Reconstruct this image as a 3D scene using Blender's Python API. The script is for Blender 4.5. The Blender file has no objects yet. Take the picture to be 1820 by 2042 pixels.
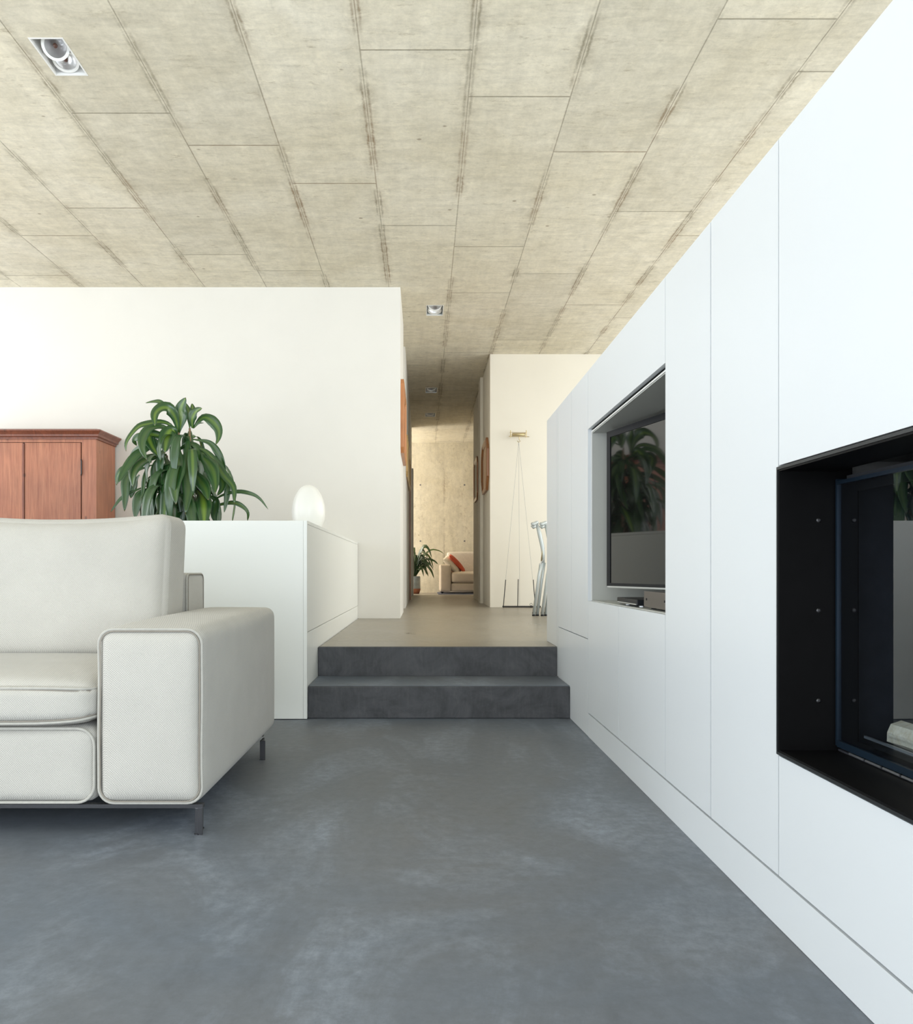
import bpy, bmesh, math, random
from mathutils import Vector, Matrix
from math import pi, sin, cos, radians

# ------------------------------------------------------------------ frame
F, KF = 1600.0, 1600.0/1750.0      # focal length in pixels of the 1820x2042 frame
E = 0.78                           # eye height above the lower floor
VX, VY = 844.0, 1139.0             # vanishing point
XR = 0.776                         # face of the right hand wall unit
ZU = 0.34                          # upper floor level
ZC = E + 2.65                      # ceiling

def dy(d): return d*KF             # depth (calibrated at 1750 px) -> metres
def at(px, py, d): return Vector(((px-VX)/1750*d, d*KF, E+(VY-py)/1750*d))

sc = bpy.context.scene
cam_d = bpy.data.cameras.new('camera'); cam = bpy.data.objects.new('camera', cam_d)
sc.collection.objects.link(cam); sc.camera = cam
cam.location = (0, 0, E); cam.rotation_euler = (pi/2, 0, 0)
cam_d.sensor_fit = 'VERTICAL'; cam_d.sensor_height = 36; cam_d.sensor_width = 36
cam_d.lens = F/2042*36
cam_d.shift_x = (910-VX)/2042; cam_d.shift_y = (VY-1021)/2042
cam_d.clip_start = 0.05

sc.view_settings.view_transform = 'Standard'; sc.view_settings.look = 'None'
sc.view_settings.gamma = 1; sc.view_settings.use_curve_mapping = False
sc.view_settings.exposure = 0.10

w = bpy.data.worlds.new('World'); sc.world = w; w.use_nodes = True
bg = w.node_tree.nodes['Background']
bg.inputs[0].default_value = (0.86, 0.93, 1.0, 1); bg.inputs[1].default_value = 2.05

def area(name, loc, rot, sx, sy, power, col):
    l = bpy.data.lights.new(name, 'AREA'); l.shape = 'RECTANGLE'; l.size = sx; l.size_y = sy
    l.energy = power; l.color = col
    o = bpy.data.objects.new(name, l); sc.collection.objects.link(o)
    o.location = loc; o.rotation_euler = rot
    return o
# daylight entering through the window openings, plus two added fill lamps
area('window_light_rear', (-1.9, -2.9, 1.9), (radians(90), 0, 0), 5.2, 2.7, 26, (0.80, 0.91, 1.0))
area('fill_light_rear_right', (2.3, -2.9, 1.75), (radians(90), 0, radians(12)), 2.6, 3.0, 160, (0.80, 0.91, 1.0))  # added fill for the side of the sofa arm, no window known here
area('window_light_left', (-4.9, 0.6, 1.9), (radians(90), 0, radians(-90)), 5.6, 2.7, 33, (0.82, 0.92, 1.0))
area('window_light_upper', (-4.9, dy(6.3), 2.0), (radians(90), 0, radians(-90)), 1.6, 2.5, 20, (1.0, 0.97, 0.92))
area('window_light_kitchen', (3.9, dy(6.4), 2.1), (radians(62), 0, radians(90)), 6.0, 2.3, 78, (1.0, 0.93, 0.78))
area('window_light_far_room', (-2.6, dy(17.2), 2.0), (radians(90), 0, radians(-90)), 1.4, 2.4, 118, (1.0, 0.94, 0.86))
area('fill_light_passage', (-1.3, dy(9.9), 2.0), (radians(90), 0, radians(-90)), 0.6, 2.4, 5, (1.0, 0.94, 0.84))  # added fill to brighten the dark hall, no window known here
# added low strips aimed up to brighten the ceiling, as if from terraces
area('upward_fill_rear', (-1.9, -2.85, 0.35), (radians(140), 0, 0), 5.2, 0.7, 48, (0.97, 0.97, 0.95))
area('upward_fill_left', (-4.8, 1.2, 0.35), (radians(145), 0, radians(-90)), 6.0, 0.7, 100, (0.97, 0.97, 0.95))

# ------------------------------------------------------------------ helpers
COL = sc.collection
def link(name, me, mat=None, parent=None, smooth=False):
    o = bpy.data.objects.new(name, me); COL.objects.link(o)
    if mat is not None:
        for m in (mat if isinstance(mat, (list, tuple)) else [mat]): me.materials.append(m)
    if parent is not None: o.parent = parent
    if smooth: me.polygons.foreach_set('use_smooth', [True]*len(me.polygons))
    return o
def obj(name, bm, mat=None, parent=None, smooth=False):
    bmesh.ops.recalc_face_normals(bm, faces=bm.faces)
    me = bpy.data.meshes.new(name); bm.to_mesh(me); bm.free()
    return link(name, me, mat, parent, smooth)
def thing(name, label, cat, group=None):
    o = bpy.data.objects.new(name, None); COL.objects.link(o); o.empty_display_size = 0.1
    o['label'] = label; o['category'] = cat
    if group: o['group'] = group
    return o
def tag(o, label, cat, group=None):
    o['label'] = label; o['category'] = cat
    if group: o['group'] = group
    return o
def struct(o, label=None):
    o['kind'] = 'structure'
    if label: o['label'] = label
    return o
def box(bm, x0, x1, y0, y1, z0, z1, bevel=0.0):
    c = [bm.verts.new((x, y, z)) for x in (x0, x1) for y in (y0, y1) for z in (z0, z1)]
    fs = [(0,1,3,2), (4,6,7,5), (0,4,5,1), (2,3,7,6), (0,2,6,4), (1,5,7,3)]
    F_ = [bm.faces.new([c[i] for i in f]) for f in fs]
    if bevel > 0:
        es = list({e for f in F_ for e in f.edges})
        bmesh.ops.bevel(bm, geom=es, offset=bevel, segments=2, profile=0.5, affect='EDGES')
def bbox(name, dims, mat, parent=None, bevel=0.0):
    bm = bmesh.new(); box(bm, *dims, bevel=bevel); return obj(name, bm, mat, parent)
def tube(bm, pts, r, n=8, closed=False, cap=True):
    pts = [Vector(p) for p in pts]; N = len(pts)
    rr = r if isinstance(r, (list, tuple)) else [r]*N
    rings = []; up = None
    for i, p in enumerate(pts):
        if closed: t = pts[(i+1) % N]-pts[i-1]
        else: t = pts[min(i+1, N-1)]-pts[max(i-1, 0)]
        t.normalize()
        if up is None:
            a = Vector((0, 0, 1)) if abs(t.z) < 0.9 else Vector((1, 0, 0))
            up = t.cross(a).normalized()
        else:
            up = (up - t*up.dot(t))
            up = up.normalized() if up.length > 1e-6 else t.orthogonal().normalized()
        s = t.cross(up)
        rings.append([bm.verts.new(p + (up*cos(2*pi*k/n) + s*sin(2*pi*k/n))*rr[i]) for k in range(n)])
    for i in range(N if closed else N-1):
        a, b = rings[i], rings[(i+1) % N]
        off = 0
        if closed and i == N-1:
            off = min(range(n), key=lambda q: (a[0].co-b[q].co).length)
        for k in range(n):
            bm.faces.new([a[k], a[(k+1) % n], b[(k+1+off) % n], b[(k+off) % n]])
    if cap and not closed:
        bm.faces.new(rings[0]); bm.faces.new(rings[-1])
def lathe(bm, prof, c, n=32, axis='Z', cap=True):
    rings = []
    for r, h in prof:
        ring = []
        for k in range(n):
            a = 2*pi*k/n
            v = Vector((r*cos(a), r*sin(a), h))
            ring.append(bm.verts.new(c + (v if axis == 'Z' else axis @ v)))
        rings.append(ring)
    for a, b in zip(rings, rings[1:]):
        for k in range(n): bm.faces.new([a[k], a[(k+1) % n], b[(k+1) % n], b[k]])
    if cap and prof[0][0] > 1e-5: bm.faces.new(rings[0])
    if cap and prof[-1][0] > 1e-5: bm.faces.new(rings[-1])
    bmesh.ops.remove_doubles(bm, verts=bm.verts, dist=1e-6)
def softbox(bm, x0, x1, y0, y1, z0, z1, r=0.03, puff=(0, 0, 0), n=22, fn=None):
    """upholstered block: rounded box with puffed faces"""
    t = bmesh.new(); bmesh.ops.create_cube(t, size=2)
    bmesh.ops.subdivide_edges(t, edges=t.edges, cuts=n, use_grid_fill=True)
    h = Vector(((x1-x0)/2, (y1-y0)/2, (z1-z0)/2)); c = Vector(((x0+x1)/2, (y0+y1)/2, (z0+z1)/2))
    def warp(u):                       # crowd grid lines towards the edges so the rounding is smooth
        return math.copysign(1-(1-abs(u))**1.6, u)
    mp = {}
    for v in t.verts:
        q = Vector([warp(a) for a in v.co])
        p = Vector([q[i]*h[i] for i in range(3)])
        inn = Vector([max(-(h[i]-r), min(h[i]-r, p[i])) for i in range(3)])
        d = p-inn
        if d.length > 1e-9: p = inn + d.normalized()*r
        for i in range(3):
            j, k = (i+1) % 3, (i+2) % 3
            if abs(v.co[i]) > 0.999:
                p[i] += math.copysign(puff[i]*(1-q[j]**4)*(1-q[k]**4), v.co[i])
        if fn: p = fn(p, q)
        mp[v] = bm.verts.new(c+p)
    for f in t.faces: bm.faces.new([mp[v] for v in f.verts])
    t.free()
def rrect(w_, h_, r, seg=6):
    pts = []
    for cx, cy, a0 in ((w_-r, h_-r, 0), (-w_+r, h_-r, 90), (-w_+r, -h_+r, 180), (w_-r, -h_+r, 270)):
        for k in range(seg+1):
            a = radians(a0+90*k/seg); pts.append((cx+r*cos(a), cy+r*sin(a)))
    out = []
    for i in range(len(pts)):
        a, b = pts[i], pts[(i+1) % len(pts)]
        L = math.hypot(b[0]-a[0], b[1]-a[1]); m = max(1, int(L/0.05))
        for q in range(m): out.append((a[0]+(b[0]-a[0])*q/m, a[1]+(b[1]-a[1])*q/m))
    return out

# ------------------------------------------------------------------ materials
class N:
    def __init__(s, name):
        s.m = bpy.data.materials.new(name); s.m.use_nodes = True
        s.t = s.m.node_tree; s.b = s.t.nodes['Principled BSDF']; s.out = s.t.nodes['Material Output']
    def n(s, typ, **kw):
        x = s.t.nodes.new(typ)
        for k, v in kw.items():
            if k.startswith('i_'):
                k = k[2:]; k = int(k) if k.isdigit() else k.replace('_', ' ')
                if hasattr(v, 'is_output'): s.t.links.new(v, x.inputs[k])
                else: x.inputs[k].default_value = v
            else: setattr(x, k, v)
        return x
    def math(s, op, a, b=0.0, c=None, clamp=False):
        x = s.t.nodes.new('ShaderNodeMath'); x.operation = op; x.use_clamp = clamp
        for i, v in enumerate((a, b) if c is None else (a, b, c)):
            if hasattr(v, 'is_output'): s.t.links.new(v, x.inputs[i])
            else: x.inputs[i].default_value = v
        return x.outputs[0]
    def mix(s, f, a, b, mode='MIX'):
        x = s.t.nodes.new('ShaderNodeMix'); x.data_type = 'RGBA'; x.blend_type = mode
        for i, v in ((0, f), (6, a), (7, b)):
            if hasattr(v, 'is_output'): s.t.links.new(v, x.inputs[i])
            else: x.inputs[i].default_value = v if i == 0 else (tuple(v)+(1,))[:4]
        return x.outputs[2]
    def noise(s, vec, scale, detail=4, rough=0.55, dist=0.0):
        return s.n('ShaderNodeTexNoise', i_Vector=vec, i_Scale=scale, i_Detail=detail, i_Roughness=rough, i_Distortion=dist).outputs[0]
    def coord(s, scale=(1, 1, 1), out=3):
        tc = s.n('ShaderNodeTexCoord')
        return s.n('ShaderNodeMapping', i_Vector=tc.outputs[out], i_Scale=scale).outputs[0]
    def ramp(s, f, p0, p1, c0=0.0, c1=1.0):
        return s.n('ShaderNodeMapRange', i_0=f, i_1=p0, i_2=p1, i_3=c0, i_4=c1).outputs[0]
    def set(s, k, v):
        if hasattr(v, 'is_output'): s.t.links.new(v, s.b.inputs[k])
        else: s.b.inputs[k].default_value = (tuple(v)+(1,))[:4] if isinstance(v, (tuple, list)) else v
    def bump(s, h, strength=0.3, dist=0.01):
        s.set('Normal', s.n('ShaderNodeBump', i_Height=h, i_Strength=strength, i_Distance=dist).outputs[0])

def plain(name, col, rough=0.5, metal=0.0, var=0.04, scale=6.0, spec=0.5, coat=0.0, bump=0.0, bscale=60):
    g = N(name); v = g.coord()
    nz = g.noise(v, scale, 4)
    f = g.ramp(nz, 0.3, 0.7, 1-var, 1+var)
    c = g.n('ShaderNodeVectorMath', operation='SCALE'); c.inputs[0].default_value = col
    g.t.links.new(f, c.inputs['Scale'])
    g.set('Base Color', c.outputs[0]); g.set('Roughness', rough); g.set('Metallic', metal)
    g.set('Specular IOR Level', spec); g.set('Coat Weight', coat)
    if bump: g.bump(g.noise(v, bscale, 4), bump, 0.002)
    return g.m

M = {}
M['wall'] = plain('wall_paint_warm_lit', (0.83, 0.81, 0.76), 0.75, var=0.012, scale=2.5, bump=0.15, bscale=90)  # white wall, warm tint of the light put into the colour
M['hallwall'] = plain('hall_paint_warm_lit', (0.85, 0.805, 0.70), 0.75, var=0.015, scale=2.5, bump=0.15, bscale=90)  # white wall too, its cream is warm light painted into the colour
M['lacquer'] = plain('white_lacquer_blue_lit', (0.745, 0.78, 0.81), 0.32, var=0.008, scale=1.2)  # white fronts, bluish cast of the daylight put into the colour
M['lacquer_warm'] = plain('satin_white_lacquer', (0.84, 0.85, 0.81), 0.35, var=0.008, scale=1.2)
M['carcass'] = plain('carcass_grey', (0.22, 0.225, 0.23), 0.6)
M['gap'] = plain('slab_hole_grey', (0.22, 0.22, 0.22), 0.7)  # plain dark grey of the ceiling slab and tie holes
M['black_steel'] = plain('black_steel', (0.004, 0.004, 0.0045), 0.5, var=0.15, scale=14, spec=0.12)
M['edge_steel'] = plain('edge_steel', (0.05, 0.055, 0.06), 0.35, var=0.1, metal=0.6)
M['blue_steel'] = plain('blued_steel', (0.015, 0.03, 0.05), 0.3, var=0.1, metal=0.5)
M['screw'] = plain('screw_steel', (0.10, 0.10, 0.105), 0.45, metal=1.0)
M['chrome'] = plain('dark_chrome', (0.16, 0.16, 0.17), 0.22, metal=1.0, var=0.1)
M['white_metal'] = plain('white_metal', (0.86, 0.86, 0.84), 0.35, var=0.01)
M['grey_metal'] = plain('grey_enamel_metal', (0.55, 0.60, 0.60), 0.35, metal=0.25, var=0.03)
M['dark_plastic'] = plain('dark_plastic', (0.010, 0.011, 0.014), 0.45, var=0.05, spec=0.2)
M['device_grey'] = plain('device_grey', (0.12, 0.13, 0.14), 0.4, metal=0.4, var=0.05)
M['device_front'] = plain('device_front', (0.10, 0.085, 0.075), 0.4, metal=0.3)
M['silver'] = plain('silver_metal', (0.62, 0.64, 0.66), 0.3, metal=0.9, var=0.04)
M['opal'] = plain('opal_glass', (0.90, 0.90, 0.86), 0.28, var=0.005)
M['brass'] = plain('brass_metal', (0.55, 0.45, 0.25), 0.35, metal=0.9, var=0.08)
M['rod_black'] = plain('black_rod', (0.02, 0.02, 0.02), 0.45)
M['cable'] = plain('cable_grey', (0.42, 0.42, 0.40), 0.5)
M['soil'] = plain('potting_soil', (0.05, 0.035, 0.022), 0.95, var=0.4, scale=40, bump=0.6)
M['pot_grey'] = plain('grey_glazed_pot', (0.28, 0.32, 0.33), 0.3, var=0.15, scale=20)
M['terracotta'] = plain('terracotta', (0.34, 0.13, 0.07), 0.8, var=0.15, scale=20)
M['stem'] = plain('woody_stem', (0.26, 0.18, 0.10), 0.85, var=0.3, scale=45, bump=0.5)
M['red_fabric'] = plain('red_fabric', (0.62, 0.10, 0.045), 0.9, var=0.12, scale=20, bump=0.4, bscale=300)
M['rug'] = plain('blue_grey_rug', (0.16, 0.17, 0.22), 0.95, var=0.1, scale=30, bump=0.4, bscale=300)
M['threshold'] = plain('pale_threshold', (0.62, 0.58, 0.50), 0.5)
M['firebrick'] = plain('dark_firebrick', (0.022, 0.024, 0.03), 0.8, var=0.2, scale=20, bump=0.4)
M['niche'] = plain('niche_white_shaded', (0.50, 0.51, 0.48), 0.45, var=0.01)  # lining darkened in its colour for the shade inside the niche

# polished concrete floor
def floor_mat(name, base, light, warm, rgh=0.42):
    g = N(name); v = g.coord()
    big = g.noise(v, 0.55, 5, 0.6, 0.6)
    mid = g.noise(g.coord((1, 0.55, 1)), 2.3, 8, 0.68, 0.8)
    fine = g.noise(v, 26, 8, 0.75)
    scratch = g.noise(g.coord((1.2, 6, 1)), 9, 6, 0.7, 1.2)
    c = g.mix(g.ramp(big, 0.35, 0.66), base, warm)
    patch = g.math('MULTIPLY', g.ramp(mid, 0.48, 0.74), g.ramp(fine, 0.36, 0.66, 0.35, 1.0))
    c = g.mix(patch, c, light)
    dark = g.ramp(mid, 0.28, 0.44, 0.72, 1.0)
    c = g.mix(1.0, c, g.n('ShaderNodeCombineColor', i_0=dark, i_1=dark, i_2=dark).outputs[0], 'MULTIPLY')
    sp = g.ramp(fine, 0.3, 0.7, 0.86, 1.12)
    c = g.mix(1.0, c, g.n('ShaderNodeCombineColor', i_0=sp, i_1=sp, i_2=sp).outputs[0], 'MULTIPLY')
    c = g.mix(g.ramp(scratch, 0.70, 0.78, 0, 0.25), c, (0.36, 0.36, 0.34))
    g.set('Base Color', c)
    g.set('Roughness', g.ramp(mid, 0.3, 0.7, rgh, rgh+0.16)); g.set('Specular IOR Level', 0.42)
    g.bump(g.math('ADD', fine, mid), 0.08, 0.003)
    return g.m
M['floor'] = floor_mat('polished_concrete', (0.125, 0.152, 0.190), (0.28, 0.32, 0.38), (0.150, 0.155, 0.163))
M['floor_up'] = floor_mat('polished_concrete_warm_lit', (0.26, 0.235, 0.19), (0.42, 0.385, 0.32), (0.31, 0.275, 0.22), 0.26)  # same concrete as the lower floor, warm light put into its colour
def riser_mat():
    g = N('stair_concrete'); v = g.coord((1, 1, 1))
    a = g.noise(v, 5, 8, 0.7, 0.8); b = g.noise(g.coord((9, 9, 1.5)), 8, 6, 0.7); f = g.noise(v, 60, 6, 0.8)
    c = g.mix(g.ramp(a, 0.36, 0.68), (0.035, 0.036, 0.041), (0.085, 0.087, 0.096))
    c = g.mix(g.ramp(b, 0.5, 0.75, 0, 0.35), c, (0.12, 0.12, 0.125))
    c = g.mix(g.ramp(f, 0.62, 0.75, 0, 0.4), c, (0.02, 0.02, 0.022))
    g.set('Base Color', c); g.set('Roughness', 0.5); g.bump(g.math('ADD', f, a), 0.2, 0.003)
    return g.m
M['riser'] = riser_mat()

# board-marked concrete: uv map 'near'/'far' hold the distances (m) to the panel edges
def concrete_panel_mat():
    g = N('cast_concrete'); v = g.coord()
    un = g.n('ShaderNodeUVMap', uv_map='near'); uf = g.n('ShaderNodeUVMap', uv_map='far')
    sn = g.n('ShaderNodeSeparateXYZ', i_0=un.outputs[0]); sf = g.n('ShaderNodeSeparateXYZ', i_0=uf.outputs[0])
    dx = g.math('MINIMUM', sn.outputs[0], sf.outputs[0]); dyy = g.math('MINIMUM', sn.outputs[1], sf.outputs[1])
    wob = g.noise(g.coord((1, 1, 1)), 11, 6, 0.7)
    wobs = g.math('MULTIPLY', g.math('SUBTRACT', wob, 0.5), 0.030)
    dxw = g.math('ABSOLUTE', g.math('ADD', dx, wobs))
    seg = g.noise(g.coord((0.9, 1.1, 1)), 1.7, 3, 0.5)            # where a joint is heavy
    wid = g.ramp(seg, 0.40, 0.62, 0.004, 0.020)
    heavy = g.ramp(seg, 0.43, 0.60)
    fine = g.noise(v, 38, 8, 0.8)
    med = g.noise(v, 9, 8, 0.75, 0.6)
    jx = g.math('MULTIPLY', g.math('SUBTRACT', 1.0, g.math('DIVIDE', dxw, 0.013), clamp=True), heavy)
    edge = g.math('MULTIPLY', g.math('SUBTRACT', 1.0, g.math('DIVIDE', g.math('ABSOLUTE', g.math('SUBTRACT', dxw, 0.017)), 0.011), clamp=True), heavy)
    jline = g.math('SUBTRACT', 1.0, g.math('DIVIDE', dx, 0.0055), clamp=True)
    jline = g.math('MULTIPLY', jline, g.ramp(med, 0.30, 0.55, 0.45, 1.0))
    jy = g.math('SUBTRACT', 1.0, g.math('DIVIDE', g.math('ABSOLUTE', g.math('ADD', dyy, g.math('MULTIPLY', wobs, 0.12))), 0.0075), clamp=True)
    halo = g.math('MULTIPLY', g.math('SUBTRACT', 1.0, g.math('DIVIDE', dxw, 0.075), clamp=True), g.ramp(seg, 0.42, 0.6))
    pid = g.n('ShaderNodeAttribute', attribute_name='tone').outputs['Fac']
    cloud = g.noise(v, 1.1, 8, 0.65, 0.5)
    stx = g.noise(g.coord((11, 0.9, 1)), 1.6, 6, 0.6)            # streaks along the boards
    sty = g.noise(g.coord((1.6, 8, 1)), 2.2, 9, 0.78, 0.5)       # scuffs across
    c = g.mix(g.ramp(cloud, 0.3, 0.7), (0.68, 0.62, 0.475), (0.82, 0.77, 0.64))
    t = g.ramp(pid, 0, 1, 0.93, 1.05)
    for k, a, b, lo, hi in ((stx, 0.3, 0.72, 1.04, 0.94), (sty, 0.45, 0.75, 1.03, 0.83), (med, 0.3, 0.72, 1.08, 0.86), (fine, 0.3, 0.75, 1.07, 0.88)):
        t = g.math('MULTIPLY', t, g.ramp(k, a, b, lo, hi))
    grey = lambda q: g.n('ShaderNodeCombineColor', i_0=q, i_1=q, i_2=q).outputs[0]
    c = g.mix(1.0, c, grey(t), 'MULTIPLY')
    vo = g.n('ShaderNodeTexVoronoi', i_Vector=g.coord((1, 1.35, 1)), i_Scale=2.9, i_Randomness=1.0)
    spot = g.math('MULTIPLY', g.ramp(g.math('ADD', vo.outputs['Distance'], g.math('MULTIPLY', fine, 0.07)), 0.068, 0.088, 1, 0), 0.75)
    c = g.mix(spot, c, (0.29, 0.235, 0.155))
    c = g.mix(g.ramp(g.noise(g.coord((1.2, 3.4, 1)), 6, 10, 0.84), 0.56, 0.70, 0, 0.75), c, (0.36, 0.30, 0.20))
    c = g.mix(g.math('MULTIPLY', halo, g.ramp(med, 0.35, 0.62, 0.0, 0.65)), c, (0.38, 0.325, 0.225))
    c = g.mix(g.math('MULTIPLY', jx, 0.55), c, (0.80, 0.74, 0.60))
    rust = g.ramp(g.noise(v, 0.9, 2), 0.46, 0.60)
    jc = g.mix(rust, (0.27, 0.24, 0.17), (0.25, 0.16, 0.085))
    c = g.mix(g.math('MULTIPLY', edge, g.ramp(med, 0.32, 0.55, 0.15, 0.85)), c, jc)
    c = g.mix(g.math('MULTIPLY', g.math('MAXIMUM', g.math('MULTIPLY', jline, 0.8), jy), g.ramp(fine, 0.2, 0.5, 0.6, 0.95)), c, jc)
    g.set('Base Color', c); g.set('Roughness', 0.8); g.set('Specular IOR Level', 0.25)
    hgt = g.math('SUBTRACT', g.math('ADD', jx, g.math('MULTIPLY', med, 0.35)), g.math('MULTIPLY', g.math('MAXIMUM', jline, jy), 1.2))
    g.bump(hgt, 0.6, 0.006)
    return g.m
M['concrete'] = concrete_panel_mat()

def fabric_mat(name, col, dark):
    g = N(name); tc = g.n('ShaderNodeTexCoord'); s = g.n('ShaderNodeSeparateXYZ', i_0=tc.outputs[3])
    x, y, z = s.outputs
    u = g.math('ADD', x, y); vv = g.math('ADD', z, g.math('MULTIPLY', y, 0.7))
    k = 2*pi/0.0068
    wb = g.math('MULTIPLY', g.noise(tc.outputs[3], 90, 4), 3.4)
    wv = g.math('MULTIPLY', g.math('SINE', g.math('ADD', g.math('MULTIPLY', u, k), wb)), g.math('SINE', g.math('ADD', g.math('MULTIPLY', vv, k), wb)))
    nz = g.noise(tc.outputs[3], 420, 3, 0.8); cl = g.noise(tc.outputs[3], 7, 4)
    f = g.math('ADD', g.ramp(wv, -1, 1, 0, 0.55), g.math('MULTIPLY', nz, 0.5))
    c = g.mix(g.ramp(f, 0.15, 0.75), dark, col)
    tt = g.ramp(cl, 0.3, 0.7, 0.96, 1.03)
    c = g.mix(1.0, c, g.n('ShaderNodeCombineColor', i_0=tt, i_1=tt, i_2=tt).outputs[0], 'MULTIPLY')
    g.set('Base Color', c); g.set('Roughness', 0.92); g.set('Specular IOR Level', 0.2); g.set('Sheen Weight', 0.15)
    g.bump(f, 0.38, 0.002)
    return g.m
M['linen'] = fabric_mat('woven_linen', (0.60, 0.578, 0.53), (0.32, 0.308, 0.28))
M['piping'] = plain('linen_piping', (0.44, 0.425, 0.385), 0.9, var=0.06, scale=80)
M['seam_shade'] = plain('seam_shadow', (0.30, 0.27, 0.23), 0.95)  # dark tubes beside the piping, crease shade put into the colour
M['cream'] = plain('cream_upholstery', (0.74, 0.63, 0.50), 0.9, var=0.04, scale=12, bump=0.3, bscale=200)
M['cream_light'] = plain('pale_cushion_fabric', (0.82, 0.74, 0.62), 0.9, var=0.06, scale=30, bump=0.3, bscale=200)

def wood_mat(name, c0, c1, rough=0.38, scl=(14, 14, 0.9)):
    g = N(name); v = g.coord(scl)
    a = g.noise(v, 2.0, 6, 0.6, 1.2); b = g.noise(g.coord((60, 60, 2.5)), 2.0, 4, 0.6); d = g.noise(g.coord(), 2.4, 3)
    c = g.mix(g.ramp(a, 0.3, 0.7), c0, c1)
    c = g.mix(g.ramp(b, 0.45, 0.7, 0, 0.4), c, tuple(k*0.55 for k in c0))
    kn = g.n('ShaderNodeTexVoronoi', i_Vector=g.coord((1.6, 1.6, 1)), i_Scale=4.2).outputs['Distance']
    c = g.mix(g.ramp(kn, 0.05, 0.11, 0.75, 0), c, tuple(k*0.4 for k in c0))
    tt = g.ramp(d, 0.3, 0.7, 0.85, 1.12)
    c = g.mix(1.0, c, g.n('ShaderNodeCombineColor', i_0=tt, i_1=tt, i_2=tt).outputs[0], 'MULTIPLY')
    g.set('Base Color', c); g.set('Roughness', rough); g.bump(b, 0.15, 0.002); g.set('Coat Weight', 0.25); g.set('Coat Roughness', 0.3)
    return g.m
M['mahogany'] = wood_mat('reddish_wood', (0.33, 0.105, 0.05), (0.50, 0.20, 0.105))
M['mahogany_dark'] = wood_mat('dark_reddish_wood', (0.14, 0.035, 0.016), (0.26, 0.075, 0.035))
M['orange_wood'] = wood_mat('orange_wood', (0.52, 0.19, 0.06), (0.62, 0.26, 0.09))
M['golden_wood'] = wood_mat('golden_wood', (0.58, 0.36, 0.13), (0.68, 0.45, 0.18))
M['brown_wood'] = wood_mat('brown_wood', (0.30, 0.12, 0.045), (0.44, 0.19, 0.07))

def leaf_mat(name, dark, lite, stripe):
    g = N(name)
    uv = g.n('ShaderNodeUVMap', uv_map='leaf'); s = g.n('ShaderNodeSeparateXYZ', i_0=uv.outputs[0])
    across = g.math('ABSOLUTE', g.math('SUBTRACT', s.outputs[0], 0.5))
    hue = g.n('ShaderNodeAttribute', attribute_name='hue').outputs['Fac']
    lines = g.n('ShaderNodeTexNoise', i_Vector=g.n('ShaderNodeMapping', i_Vector=uv.outputs[0], i_Scale=(38, 1.2, 1)).outputs[0], i_Scale=1.0, i_Detail=3).outputs[0]
    c = g.mix(g.ramp(lines, 0.35, 0.65), dark, lite)
    st = g.math('MULTIPLY', g.ramp(across, 0.05, 0.22, 1, 0), hue)
    c = g.mix(st, c, stripe)
    tip = g.ramp(s.outputs[1], 0.965, 1.0, 0, 0.7)
    c = g.mix(tip, c, (0.25, 0.15, 0.05))
    g.set('Base Color', c); g.set('Roughness', 0.27); g.set('Specular IOR Level', 0.9); g.set('Coat Weight', 0.4); g.set('Coat Roughness', 0.2)
    g.set('Transmission Weight', 0.0)
    g.bump(lines, 0.25, 0.003)
    tr = g.n('ShaderNodeBsdfTranslucent', i_Color=g.mix(0.5, c, (0.35, 0.55, 0.05)))
    ms = g.n('ShaderNodeMixShader', i_0=0.22, i_1=g.b.outputs[0], i_2=tr.outputs[0])
    g.t.links.new(ms.outputs[0], g.out.inputs[0])
    return g.m
M['leaf'] = leaf_mat('dracaena_leaf', (0.014, 0.062, 0.022), (0.045, 0.15, 0.036), (0.26, 0.42, 0.05))
M['leaf_far'] = leaf_mat('houseplant_leaf', (0.014, 0.045, 0.014), (0.035, 0.10, 0.028), (0.22, 0.34, 0.05))

def pane_mat(name, tint, ior, rough=0.01, trans=0.85):
    g = N(name)
    fr = g.n('ShaderNodeFresnel', i_IOR=ior)
    gl = g.n('ShaderNodeBsdfGlossy', i_Color=(1, 1, 1, 1), i_Roughness=rough)
    tr = g.n('ShaderNodeBsdfTransparent', i_Color=tint+(1,))
    front = g.math('SUBTRACT', 1.0, g.n('ShaderNodeNewGeometry').outputs['Backfacing'])
    ms = g.n('ShaderNodeMixShader', i_0=g.math('MULTIPLY', fr.outputs[0], front), i_1=tr.outputs[0], i_2=gl.outputs[0])
    g.t.links.new(ms.outputs[0], g.out.inputs[0])
    return g.m
M['fire_glass'] = pane_mat('stove_glass', (0.84, 0.88, 0.92), 1.95)
g = N('tv_screen'); g.set('Base Color', (0.006, 0.006, 0.006)); g.set('Roughness', 0.03)
g.set('IOR', 1.55); g.set('Coat Weight', 0.35); g.set('Coat Roughness', 0.02)
g.set('Roughness', g.ramp(g.noise(g.coord(), 3, 2), 0.3, 0.7, 0.02, 0.05)); M['screen'] = g.m
M['reflector'] = plain('lamp_reflector', (0.88, 0.88, 0.88), 0.28, metal=0.85, var=0.03, bump=0.3, bscale=120)
M['bulb'] = plain('bulb_cap', (0.11, 0.05, 0.035), 0.35, var=0.1)
g = N('fire_log'); n1 = g.noise(g.coord((1, 6, 6)), 12, 6, 0.7); n2 = g.noise(g.coord(), 40, 5)
g.set('Base Color', g.mix(g.ramp(n1, 0.35, 0.7), (0.82, 0.76, 0.60), (0.62, 0.50, 0.32))); g.set('Roughness', 0.9); g.bump(g.math('ADD', n1, n2), 0.6, 0.006); M['log'] = g.m

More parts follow.
